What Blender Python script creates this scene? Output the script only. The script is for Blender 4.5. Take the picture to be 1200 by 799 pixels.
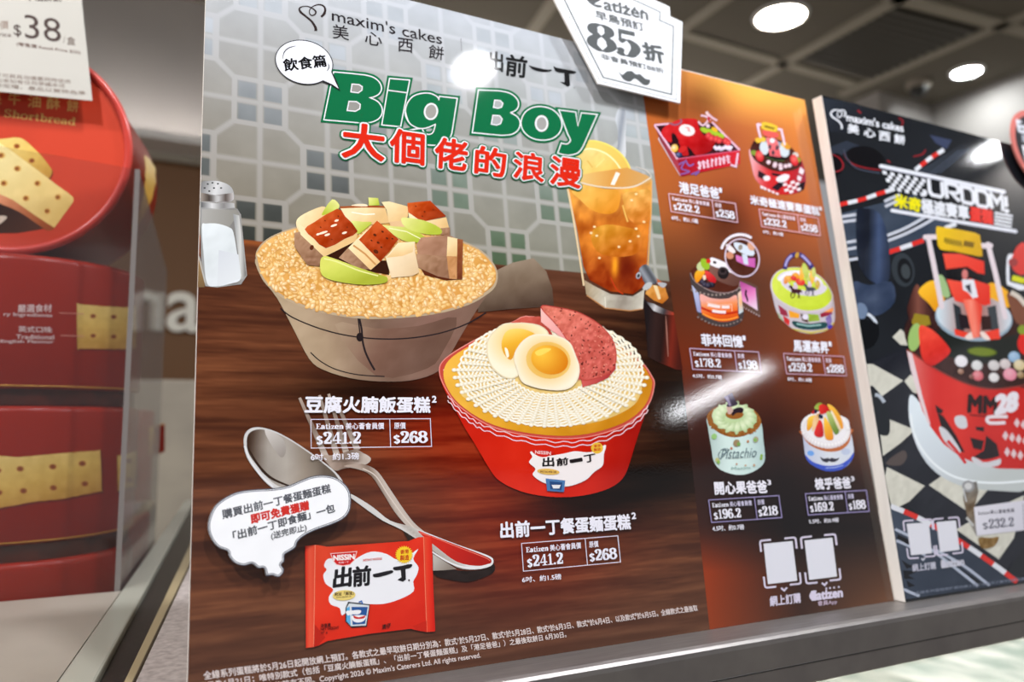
import bpy, bmesh, math, random
import numpy as np
from mathutils import Vector, Matrix
from mathutils.geometry import tessellate_polygon, delaunay_2d_cdt

random.seed(7)
SC = bpy.context.scene
COL = SC.collection
for _o in list(bpy.data.objects):
    bpy.data.objects.remove(_o, do_unlink=True)

# ------------------------------------------------------------------ camera, world, light, exposure
FPX, CX, CY = 908.0, 600.0, 399.5           # focal length and centre in pixels of the 1200x799 frame
CAM = np.array([-0.04081261, -0.49503808, 1.166566])
RIGHT = np.array([0.893660498, -0.448743290, -0.000612312])
CUP = np.array([-0.04396987, -0.08892261, 0.99506755])
BACK = np.array([-0.44658433, -0.88922563, -0.09919781])
cd = bpy.data.cameras.new('camera')
cam = bpy.data.objects.new('camera', cd)
COL.objects.link(cam)
cd.sensor_fit = 'HORIZONTAL'
cd.sensor_width = 36.0
cd.lens = 36.0 * FPX / 1200.0
cd.clip_start = 0.01
cd.dof.use_dof = True
cd.dof.focus_distance = 0.545
cd.dof.aperture_fstop = 4.4
cam.matrix_world = Matrix(((RIGHT[0], CUP[0], BACK[0], CAM[0]),
                           (RIGHT[1], CUP[1], BACK[1], CAM[1]),
                           (RIGHT[2], CUP[2], BACK[2], CAM[2]), (0, 0, 0, 1)))
SC.camera = cam
SC.view_settings.view_transform = 'Standard'
SC.view_settings.look = 'None'
SC.view_settings.gamma = 1.0
SC.view_settings.use_curve_mapping = False
SC.view_settings.exposure = 0.0

world = bpy.data.worlds.new('world')
SC.world = world
world.use_nodes = True
_bg = world.node_tree.nodes['Background']
_bg.inputs['Color'].default_value = (0.95, 0.96, 1.0, 1)
_bg.inputs['Strength'].default_value = 0.34
CEIL = 2.7
# x, y on the ceiling, radius, watts, colour, label
LAMPS = [
    (2.148, 1.570, 0.088, 9, (1, .93, .78), 'large glowing round ceiling downlight, upper right, the nearer of the two seen'),
    (3.248, 1.552, 0.055, 4, (.9, .96, 1), 'small glowing round downlight near the white corner wall, right of the dome camera'),
    (0.896, -1.170, 0.052, 3.6, (.97, .98, 1), 'round downlight mirrored as the white spot between the two logos on the big poster'),
    (3.329, -1.092, 0.075, 6, (.97, .98, 1), 'round downlight mirrored as the white spot on the black racing poster'),
    (1.25, -0.35, 0.06, 30, (.93, .96, 1), 'round downlight overhead to the right, in front of the poster counter'),
    (-0.75, -0.55, 0.06, 29, (1, .98, .95), 'round downlight overhead to the left, in front of the tin counter'),
    (-1.70, -0.10, 0.07, 44, (1, .98, .95), 'round downlight far to the left, above the aisle side of the tins'),  # added lamp out of view, brightens the left edge of the racing board
    (0.25, -0.42, 0.06, 20, (.97, .98, 1), 'round downlight overhead, straight above the steel rail'),  # added lamp out of view, brightens poster and offer card from above
]

# ------------------------------------------------------------------ geometry helpers
def W(px, py):
    x, y, z = px - CX, py - CY, FPX
    return RIGHT * x + CUP * (-y) - BACK * z

def on(px, py, pt, n):
    r = W(px, py)
    pt = np.asarray(pt, float); n = np.asarray(n, float)
    return CAM + r * (((pt - CAM) @ n) / (r @ n))

def srgb(c):
    c = np.asarray(c, float) / 255.0
    return np.where(c <= 0.04045, c / 12.92, ((c + 0.055) / 1.055) ** 2.4)

def link(o, parent=None):
    COL.objects.link(o)
    if parent is not None:
        o.parent = parent
    return o

def root(name, loc, label, cat, group=None):
    o = bpy.data.objects.new(name, None)
    o.empty_display_size = 0.05
    link(o); o.location = loc
    o['label'] = label; o['category'] = cat
    if group: o['group'] = group
    return o

def tag(o, label, cat, group=None):
    o['label'] = label; o['category'] = cat
    if group: o['group'] = group
    return o

def base(parent):
    b = np.zeros(3)
    while parent is not None:
        b = b + np.array(parent.location); parent = parent.parent
    return b

def mesh_obj(name, verts, faces, mat, parent=None, smooth=False):
    """verts in world coordinates"""
    b = base(parent)
    me = bpy.data.meshes.new(name)
    me.from_pydata([tuple(np.asarray(v, float) - b) for v in verts], [], faces)
    me.materials.append(mat)
    if smooth:
        me.polygons.foreach_set('use_smooth', [True] * len(me.polygons))
    me.update()
    return link(bpy.data.objects.new(name, me), parent)

def bm_obj(name, bm, mat, parent=None, smooth=False, bevel=0.0, seg=2):
    bmesh.ops.recalc_face_normals(bm, faces=bm.faces)
    b = base(parent)
    bmesh.ops.translate(bm, verts=bm.verts, vec=Vector(-b))
    me = bpy.data.meshes.new(name)
    bm.to_mesh(me); bm.free()
    for m in (mat if isinstance(mat, list) else [mat]):
        me.materials.append(m)
    if smooth:
        me.polygons.foreach_set('use_smooth', [True] * len(me.polygons))
    o = link(bpy.data.objects.new(name, me), parent)
    if bevel:
        md = o.modifiers.new('bevel', 'BEVEL'); md.width = bevel; md.segments = seg
        md.limit_method = 'ANGLE'
    return o

def add_box(bm, lo, hi):
    vs = [bm.verts.new((x, y, z)) for z in (lo[2], hi[2]) for y in (lo[1], hi[1]) for x in (lo[0], hi[0])]
    for f in ((0, 2, 3, 1), (4, 5, 7, 6), (0, 1, 5, 4), (2, 6, 7, 3), (0, 4, 6, 2), (1, 3, 7, 5)):
        bm.faces.new([vs[i] for i in f])

def add_prism(bm, top, vec):
    a = [bm.verts.new(tuple(p)) for p in top]
    b = [bm.verts.new(tuple(np.asarray(p) + vec)) for p in top]
    n = len(a)
    bm.faces.new(a); bm.faces.new(b[::-1])
    for i in range(n):
        bm.faces.new([a[i], b[i], b[(i + 1) % n], a[(i + 1) % n]])

def add_lathe(bm, prof, c, axis=None, u=None, n=64, a0=0.0, a1=2 * math.pi):
    """prof: list of (r, h) ; axis unit vec, u unit vec perpendicular"""
    axis = np.array([0, 0, 1.0]) if axis is None else np.asarray(axis, float)
    u = np.array([1.0, 0, 0]) if u is None else np.asarray(u, float)
    v = np.cross(axis, u); c = np.asarray(c, float)
    rings = []
    for r, h in prof:
        if r < 1e-6:
            rings.append([bm.verts.new(tuple(c + axis * h))] * n); continue
        rings.append([bm.verts.new(tuple(c + axis * h + r * (math.cos(a0 + (a1 - a0) * i / n) * u + math.sin(a0 + (a1 - a0) * i / n) * v))) for i in range(n)])
    for A, B in zip(rings[:-1], rings[1:]):
        for i in range(n):
            j = (i + 1) % n
            q = []
            for w in (A[i], A[j], B[j], B[i]):
                if w not in q: q.append(w)
            if len(q) >= 3:
                try: bm.faces.new(q)
                except ValueError: pass

# ------------------------------------------------------------------ materials
def mat(name, col=(128, 128, 128), rough=0.5, metal=0.0, spec=0.5, noise=None, bump=None, coat=0.0):
    m = bpy.data.materials.new(name); m.use_nodes = True
    nt = m.node_tree; p = nt.nodes['Principled BSDF']
    c = tuple(srgb(col)) + (1,)
    p.inputs['Base Color'].default_value = c
    p.inputs['Roughness'].default_value = rough
    p.inputs['Metallic'].default_value = metal
    p.inputs['Specular IOR Level'].default_value = spec
    p.inputs['Coat Weight'].default_value = coat
    tc = nt.nodes.new('ShaderNodeTexCoord')
    if noise:                                # (scale vec, colour 2, detail, contrast lo, hi)
        mp = nt.nodes.new('ShaderNodeMapping'); mp.inputs['Scale'].default_value = noise[0]
        nz = nt.nodes.new('ShaderNodeTexNoise'); nz.inputs['Detail'].default_value = noise[2]
        nz.inputs['Scale'].default_value = 1.0
        cr = nt.nodes.new('ShaderNodeValToRGB')
        cr.color_ramp.elements[0].position = noise[3]; cr.color_ramp.elements[0].color = c
        cr.color_ramp.elements[1].position = noise[4]; cr.color_ramp.elements[1].color = tuple(srgb(noise[1])) + (1,)
        nt.links.new(tc.outputs['Object'], mp.inputs['Vector'])
        nt.links.new(mp.outputs['Vector'], nz.inputs['Vector'])
        nt.links.new(nz.outputs['Fac'], cr.inputs['Fac'])
        nt.links.new(cr.outputs['Color'], p.inputs['Base Color'])
    if bump:                                 # (scale vec, strength, distance)
        mp = nt.nodes.new('ShaderNodeMapping'); mp.inputs['Scale'].default_value = bump[0]
        nz = nt.nodes.new('ShaderNodeTexNoise'); nz.inputs['Scale'].default_value = 1.0
        nz.inputs['Detail'].default_value = 3
        bp = nt.nodes.new('ShaderNodeBump'); bp.inputs['Strength'].default_value = bump[1]
        bp.inputs['Distance'].default_value = bump[2]
        nt.links.new(tc.outputs['Object'], mp.inputs['Vector'])
        nt.links.new(mp.outputs['Vector'], nz.inputs['Vector'])
        nt.links.new(nz.outputs['Fac'], bp.inputs['Height'])
        nt.links.new(bp.outputs['Normal'], p.inputs['Normal'])
    return m

def print_mat(name, rough, spec, bump=None):
    m = mat(name, rough=rough, spec=spec, bump=bump)
    nt = m.node_tree
    at = nt.nodes.new('ShaderNodeVertexColor'); at.layer_name = 'ink'
    nt.links.new(at.outputs['Color'], nt.nodes['Principled BSDF'].inputs['Base Color'])
    return m

def glass_mat(name, col=(255, 255, 255), rough=0.02, alpha=None, ior=1.49):
    """thin clear sheet: mostly straight-through with a mirror-like sheen"""
    m = bpy.data.materials.new(name); m.use_nodes = True
    nt = m.node_tree; nt.nodes.clear()
    out = nt.nodes.new('ShaderNodeOutputMaterial')
    tr = nt.nodes.new('ShaderNodeBsdfTransparent'); tr.inputs['Color'].default_value = tuple(srgb(col)) + (1,)
    gl = nt.nodes.new('ShaderNodeBsdfGlossy'); gl.inputs['Roughness'].default_value = rough
    df = nt.nodes.new('ShaderNodeBsdfDiffuse'); df.inputs['Color'].default_value = (.8, .8, .8, 1)
    lw = nt.nodes.new('ShaderNodeLayerWeight'); lw.inputs['Blend'].default_value = 0.5
    pw = nt.nodes.new('ShaderNodeMath'); pw.operation = 'POWER'; pw.inputs[1].default_value = 4.0
    fr = nt.nodes.new('ShaderNodeMath'); fr.operation = 'MULTIPLY_ADD'; fr.inputs[1].default_value = 0.5; fr.inputs[2].default_value = 0.025
    nt.links.new(lw.outputs['Facing'], pw.inputs[0]); nt.links.new(pw.outputs[0], fr.inputs[0])
    mx = nt.nodes.new('ShaderNodeMixShader'); m2 = nt.nodes.new('ShaderNodeMixShader')
    m2.inputs['Fac'].default_value = 0.02 if alpha is None else alpha
    nt.links.new(tr.outputs[0], m2.inputs[1]); nt.links.new(df.outputs[0], m2.inputs[2])
    nt.links.new(fr.outputs[0], mx.inputs['Fac'])
    nt.links.new(m2.outputs[0], mx.inputs[1]); nt.links.new(gl.outputs[0], mx.inputs[2])
    nt.links.new(mx.outputs[0], out.inputs['Surface'])
    return m

def glow_mat(name, col, strength):
    m = bpy.data.materials.new(name); m.use_nodes = True
    nt = m.node_tree; nt.nodes.clear()
    out = nt.nodes.new('ShaderNodeOutputMaterial'); e = nt.nodes.new('ShaderNodeEmission')
    e.inputs['Color'].default_value = tuple(col) + (1,); e.inputs['Strength'].default_value = strength
    nt.links.new(e.outputs[0], out.inputs['Surface'])
    return m

PRINT = print_mat('glossy print', 0.05, 0.42, ((620, 620, 620), 0.045, 0.0004))
MATTE = print_mat('matte card print', 0.55, 0.3)
TINP = print_mat('tin print', 0.28, 0.45)
EDGE = mat('white board edge', (238, 232, 226), 0.5, noise=((60, 60, 8), (222, 214, 208), 3, .4, .7))
STEEL = mat('brushed steel', (152, 147, 144), 0.46, 0.95, noise=((30, 300, 30), (140, 135, 134), 4, .35, .7), bump=((20, 900, 20), 0.12, 0.0005))
STEELW = mat('worn steel plate', (188, 178, 175), 0.42, 0.2, noise=((160, 160, 160), (150, 140, 138), 6, .35, .7))
CHAR = mat('black groove', (28, 25, 23), 0.35, noise=((300, 300, 300), (60, 56, 54), 5, .55, .8))
FROST = mat('frosted glass edge', (150, 150, 140), 0.25, spec=0.6)
BRASS = mat('glass edge strip', (150, 135, 105), 0.3, spec=0.6)
MARBLE = mat('pale marble', (150, 143, 134), 0.35, noise=((9, 6, 9), (130, 123, 114), 6, .35, .75))
REDTIN = mat('red lacquer', (150, 32, 15), 0.32, spec=0.25)
REDRIM = mat('red rim', (196, 62, 52), 0.28, spec=0.6)
BROWN = mat('brown base band', (96, 36, 20), 0.45, noise=((60, 60, 60), (66, 24, 14), 3, .4, .7))
ACRYL = glass_mat('clear acrylic', (244, 244, 246), 0.03, 0.006)
ACRYLS = glass_mat('clear acrylic side', (224, 222, 220), 0.05, 0.085)
ACRYLE = mat('acrylic edge', (120, 114, 112), 0.2, spec=0.7)
CEILM = mat('ceiling paint', (104, 97, 84), 0.9)
BEAMM = mat('ceiling batten', (156, 148, 132), 0.85)
WALLM = mat('grey wall paint', (168, 162, 156), 0.9, noise=((3, 3, 3), (160, 155, 150), 2, .3, .7))
WHITEP = mat('white trim paint', (224, 220, 216), 0.6)
FASCIA = mat('brown fascia', (112, 74, 38), 0.6)
SIGNW = mat('sign white', (236, 232, 220), 0.5)
BEIGE = mat('beige cabinet', (168, 158, 142), 0.6, noise=((4, 4, 9), (140, 132, 120), 3, .3, .7))
VENTD = mat('vent dark', (52, 48, 42), .8)
DARKM = mat('dark plastic', (30, 28, 26), 0.4)
VENTM = mat('louvre metal', (84, 79, 70), 0.6)
# ------------------------------------------------------------------ flat printing: ink shapes on a plane
class Plane:
    def __init__(s, pt, n, xdir=(1, 0, 0)):
        s.pt = np.asarray(pt, float); s.n = np.asarray(n, float) / np.linalg.norm(n)
        x = np.asarray(xdir, float); x = x - s.n * (x @ s.n); s.x = x / np.linalg.norm(x)
        s.y = np.cross(s.n, s.x)
    def P(s, px, py):
        return on(px, py, s.pt, s.n)
    def many(s, pts):
        pts = np.asarray(pts, float)
        r = RIGHT[None] * (pts[:, :1] - CX) + CUP[None] * (CY - pts[:, 1:2]) - BACK[None] * FPX
        k = ((s.pt - CAM) @ s.n) / (r @ s.n)
        return CAM + r * k[:, None]
    curved = False
    lim = None
    def N(s, W3):
        return s.n
    def uv(s, P):
        d = np.asarray(P) - s.pt
        return np.stack([d @ s.x, d @ s.y], -1)

class Round(Plane):
    """the side of a cylinder"""
    curved = True
    def __init__(s, c, axis, R):
        s.c = np.asarray(c, float); s.a = np.asarray(axis, float); s.R = R; s.n = -W(150, 400) / np.linalg.norm(W(150, 400))
    def many(s, pts):
        pts = np.asarray(pts, float)
        r = RIGHT[None] * (pts[:, :1] - CX) + CUP[None] * (CY - pts[:, 1:2]) - BACK[None] * FPX
        r = r / np.linalg.norm(r, axis=1)[:, None]
        rp = r - (r @ s.a)[:, None] * s.a; d = CAM - s.c; dp = d - (d @ s.a) * s.a
        A = (rp * rp).sum(1); B = rp @ dp; C = dp @ dp - s.R ** 2
        D = np.maximum(B * B - A * C, 0)
        return CAM + r * ((-B - np.sqrt(D)) / A)[:, None]
    def N(s, W3):
        d = W3 - s.c; d = d - (d @ s.a)[:, None] * s.a
        return d / np.linalg.norm(d, axis=1)[:, None]

def lerp(a, b, t):
    return np.asarray(a, float) * (1 - t) + np.asarray(b, float) * t

def G(c0, c1, p0, p1):
    p0 = np.array(p0, float); d = np.array(p1, float) - p0; L = d @ d
    c0 = np.array(c0, float); c1 = np.array(c1, float)
    def f(x, y):
        t = np.clip(((x - p0[0]) * d[0] + (y - p0[1]) * d[1]) / L, 0, 1)[:, None]
        return c0 * (1 - t) + c1 * t
    return f

def G3(cs, p0, p1):
    p0 = np.array(p0, float); d = np.array(p1, float) - p0; L = d @ d
    cs = np.array(cs, float); ks = np.linspace(0, 1, len(cs))
    def f(x, y):
        t = np.clip(((x - p0[0]) * d[0] + (y - p0[1]) * d[1]) / L, 0, 1)
        return np.stack([np.interp(t, ks, cs[:, i]) for i in range(3)], 1)
    return f

def RG(c, r, c0, c1, asp=1.0):
    c0 = np.array(c0, float); c1 = np.array(c1, float)
    def f(x, y):
        t = np.clip(np.hypot(x - c[0], (y - c[1]) * asp) / r, 0, 1)[:, None]
        return c0 * (1 - t) + c1 * t
    return f

_rs = np.random.RandomState(5)
_T = _rs.rand(256, 256)
def vnoise(x, y):
    xi = np.floor(x).astype(int); yi = np.floor(y).astype(int)
    fx = x - xi; fy = y - yi
    fx = fx * fx * (3 - 2 * fx); fy = fy * fy * (3 - 2 * fy)
    g = lambda a, b: _T[a % 256, b % 256]
    return (g(xi, yi) * (1 - fx) + g(xi + 1, yi) * fx) * (1 - fy) + (g(xi, yi + 1) * (1 - fx) + g(xi + 1, yi + 1) * fx) * fy
def fbm(x, y, o=4):
    s = 0; a = .5
    for i in range(o):
        s = s + a * vnoise(x * 2 ** i + 17.3 * i, y * 2 ** i + 5.1 * i); a *= .5
    return s

def noisy(f, sx, sy, amp, tint=(1, 1, 1)):
    def g(x, y):
        c = f(x, y) if callable(f) else np.repeat(np.array(f, float)[None], len(x), 0)
        n = (fbm(x * sx, y * sy, 4) - .47)[:, None] * 2 * amp
        return np.clip(c + n * np.array(tint, float), 0, 255)
    return g

def sm(pts, closed=True, n=5):
    P = [np.array(p, float) for p in pts]; m = len(P); out = []
    rng = range(m) if closed else range(m - 1)
    for i in rng:
        if closed: a, b, c, d = P[i - 1], P[i], P[(i + 1) % m], P[(i + 2) % m]
        else: a, b, c, d = P[max(i - 1, 0)], P[i], P[i + 1], P[min(i + 2, m - 1)]
        for k in range(n):
            t = k / n
            out.append(.5 * ((2 * b) + (c - a) * t + (2 * a - 5 * b + 4 * c - d) * t * t + (3 * b - a - 3 * c + d) * t ** 3))
    if not closed: out.append(P[-1])
    return [tuple(p) for p in out]

def ell(cx, cy, rx, ry, rot=0, n=36, a0=0, a1=360):
    c, s = math.cos(math.radians(rot)), math.sin(math.radians(rot)); out = []
    full = abs(a1 - a0) >= 360
    for i in range(n if full else n + 1):
        t = math.radians(a0 + (a1 - a0) * i / n)
        x, y = rx * math.cos(t), ry * math.sin(t)
        out.append((cx + x * c - y * s, cy + x * s + y * c))
    return out

def ribbon(path, w, closed=False):
    """strip of quads along a path; w a number or one per point"""
    P = np.array(path, float); n = len(P)
    if np.isscalar(w): w = np.full(n, float(w))
    else: w = np.interp(np.linspace(0, 1, n), np.linspace(0, 1, len(w)), w)
    if closed: d = np.roll(P, -1, 0) - np.roll(P, 1, 0)
    else:
        d = np.gradient(P, axis=0)
    d1 = P - np.roll(P, 1, 0); d2 = np.roll(P, -1, 0) - P
    if not closed: d1[0] = d2[0]; d2[-1] = d1[-1]
    d1 /= np.linalg.norm(d1, axis=1)[:, None] + 1e-9; d2 /= np.linalg.norm(d2, axis=1)[:, None] + 1e-9
    t = d1 + d2; t /= np.linalg.norm(t, axis=1)[:, None] + 1e-9
    k = np.clip((d1 * t).sum(1), .5, 1)
    nn = np.stack([-t[:, 1], t[:, 0]], 1) / k[:, None]
    A = P + nn * w[:, None] / 2; B = P - nn * w[:, None] / 2
    V = np.concatenate([A, B]); F = []
    for i in range(n if closed else n - 1):
        j = (i + 1) % n
        F.append((i, j, n + j, n + i))
    return V, F

_gc = {}
def glyphs(s):
    if s in _gc: return _gc[s]
    c = bpy.data.curves.new('t', 'FONT'); c.body = s; c.resolution_u = 3
    o = bpy.data.objects.new('t', c); COL.objects.link(o)
    me = bpy.data.meshes.new_from_object(o.evaluated_get(bpy.context.evaluated_depsgraph_get()))
    V = np.array([v.co[:2] for v in me.vertices], float).reshape(-1, 2)
    F = [tuple(p.vertices) for p in me.polygons]
    bpy.data.objects.remove(o); bpy.data.curves.remove(c); bpy.data.meshes.remove(me)
    _gc[s] = (V, F)
    return _gc[s]

# a small slab-serif alphabet drawn with a broad pen (cap height 1)
def _r(x0, y0, x1, y1): return ('r', [(x0, y0), (x1, y0), (x1, y1), (x0, y1)])
def _s(*p): return ('s', list(p))
def _d(x, y, r): return ('d', (x, y, r))
PEN = {
 '0': (.66, [('c', [(.32, 1), (.1, .8), (.06, .5), (.1, .2), (.32, 0), (.54, .2), (.58, .5), (.54, .8)])]),
 '1': (.52, [_r(.19, 0, .37, 1), _r(.04, 0, .52, .08), ('r', [(.03, .8), (.19, .82), (.37, 1), (.25, 1)])]),
 '2': (.64, [_d(.15, .73, .1), _s((.08, .76), (.16, .93), (.32, .97), (.47, .88), (.48, .68), (.34, .42), (.1, .12)), _r(.05, 0, .58, .16), _r(.5, .1, .59, .32)]),
 '3': (.62, [_d(.15, .78, .09), _s((.1, .82), (.28, .97), (.46, .85), (.42, .62), (.24, .54)), _s((.24, .53), (.46, .46), (.52, .25), (.38, .05), (.2, .03), (.07, .16)), _d(.13, .22, .1)]),
 '4': (.66, [_r(.34, 0, .51, 1), _r(.01, .24, .64, .34), ('r', [(.01, .3), (.09, .3), (.44, 1), (.36, 1)]), _r(.2, 0, .64, .07)]),
 '5': (.62, [_r(.12, .82, .54, 1), _r(.1, .5, .18, 1), _s((.12, .52), (.3, .62), (.48, .5), (.52, .3), (.38, .06), (.2, .03), (.07, .15)), _d(.13, .2, .1)]),
 '6': (.66, [_d(.48, .82, .09), _s((.52, .85), (.4, .97), (.22, .88), (.11, .6), (.1, .3), (.2, .06), (.36, .03), (.52, .16), (.52, .4), (.38, .56), (.22, .52), (.13, .38))]),
 '7': (.6, [_r(.04, .84, .56, 1), _r(.04, .68, .12, .95), ('r', [(.46, .9), (.56, .9), (.36, 0), (.16, 0)])]),
 '8': (.66, [('c', [(.32, .98), (.14, .88), (.13, .68), (.32, .55), (.51, .68), (.5, .88)]), ('c', [(.32, .56), (.12, .43), (.09, .2), (.32, .02), (.55, .2), (.52, .43)])]),
 '9': (.66, [_d(.18, .18, .09), _s((.14, .15), (.26, .03), (.44, .12), (.55, .4), (.56, .7), (.46, .94), (.3, .97), (.14, .84), (.14, .6), (.28, .44), (.44, .48), (.53, .62))]),
 '.': (.3, [_d(.14, .09, .1)]),
 '$': (.56, [_s((.46, .72), (.38, .86), (.24, .88), (.1, .76), (.14, .58), (.38, .42), (.46, .24), (.36, .06), (.2, .04), (.06, .2)), _r(.24, -.12, .3, 1.04)]),
 'E': (.74, [_r(.12, 0, .31, 1), _r(.02, .92, .64, 1), _r(.02, 0, .66, .08), _r(.3, .46, .5, .54), _r(.57, .74, .64, 1), _r(.6, 0, .68, .27), _r(.44, .38, .5, .62)]),
 'S': (.64, [_s((.5, .76), (.42, .94), (.26, .97), (.1, .84), (.14, .62), (.4, .45), (.53, .24), (.4, .04), (.2, .03), (.06, .22)), _r(.47, .66, .53, 1), _r(.04, 0, .1, .34)]),
 'a': (.6, [_s((.42, .5), (.42, .02)), _s((.42, .45), (.36, .62), (.2, .63), (.1, .52)), _d(.13, .5, .07), _s((.42, .36), (.2, .34), (.08, .18), (.2, .03), (.42, .14)), _r(.4, 0, .58, .07)]),
 'b': (.66, [_r(.1, 0, .26, 1), _r(0, .93, .2, 1), _s((.2, .5), (.36, .64), (.52, .5), (.56, .32), (.48, .08), (.32, .02), (.2, .12))]),
 'd': (.68, [_r(.42, 0, .58, 1), _r(.32, .93, .5, 1), _r(.5, 0, .68, .07), _s((.48, .5), (.32, .64), (.16, .52), (.1, .32), (.18, .08), (.34, .02), (.48, .12))]),
 'e': (.6, [_r(.1, .32, .54, .39), _s((.48, .38), (.44, .58), (.28, .64), (.13, .52), (.1, .33), (.16, .1), (.32, .03), (.52, .14))]),
 'h': (.72, [_r(.1, 0, .27, 1), _r(0, .93, .2, 1), _r(0, 0, .36, .07), _s((.2, .5), (.38, .64), (.52, .52), (.52, .04)), _r(.4, 0, .7, .07)]),
 'i': (.38, [_r(.1, 0, .27, .66), _r(0, .59, .2, .66), _r(0, 0, .36, .07), _d(.18, .88, .11)]),
 'n': (.72, [_r(.1, 0, .27, .66), _r(0, .59, .2, .66), _r(0, 0, .36, .07), _s((.2, .5), (.38, .64), (.52, .52), (.52, .04)), _r(.4, 0, .7, .07)]),
 'o': (.64, [('c', [(.3, .65), (.1, .52), (.07, .33), (.1, .14), (.3, 0), (.5, .14), (.53, .33), (.5, .52)])]),
 'r': (.5, [_r(.1, 0, .27, .66), _r(0, .59, .2, .66), _r(0, 0, .38, .07), _s((.2, .46), (.3, .62), (.42, .62)), _d(.42, .56, .08)]),
 't': (.44, [_r(.12, .1, .28, .88), _r(.0, .58, .4, .66), _s((.2, .16), (.26, .03), (.42, .1))]),
 'z': (.56, [_r(.03, .56, .5, .66), _r(.03, 0, .52, .1), ('r', [(.3, .6), (.5, .6), (.24, .05), (.04, .05)]), _r(.03, .44, .09, .6), _r(.46, .04, .52, .22)]),
 ' ': (.3, []),
}
def pen_polys(s, hi=.19, lo=.075):
    x = 0; out = []
    for ch in s:
        adv, parts = PEN[ch]
        for kind, d in parts:
            if kind == 'r': out.append((np.array(d) + (x, 0), [tuple(range(len(d)))]))
            elif kind == 'd':
                e = ell(d[0] + x, d[1], d[2], d[2], n=14); out.append((np.array(e), [tuple(range(14))]))
            else:
                cl = kind == 'c'
                pth = np.array(sm(d, cl, 5)); t = np.gradient(pth, axis=0)
                if cl: t = np.roll(pth, -1, 0) - np.roll(pth, 1, 0)
                t /= np.linalg.norm(t, axis=1)[:, None] + 1e-9
                w = lo + (hi - lo) * np.abs(t[:, 1]) ** 1.2
                V, F = ribbon(pth, w, cl); out.append((V + (x, 0), F))
        x += adv
    return out, x - .03

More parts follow.
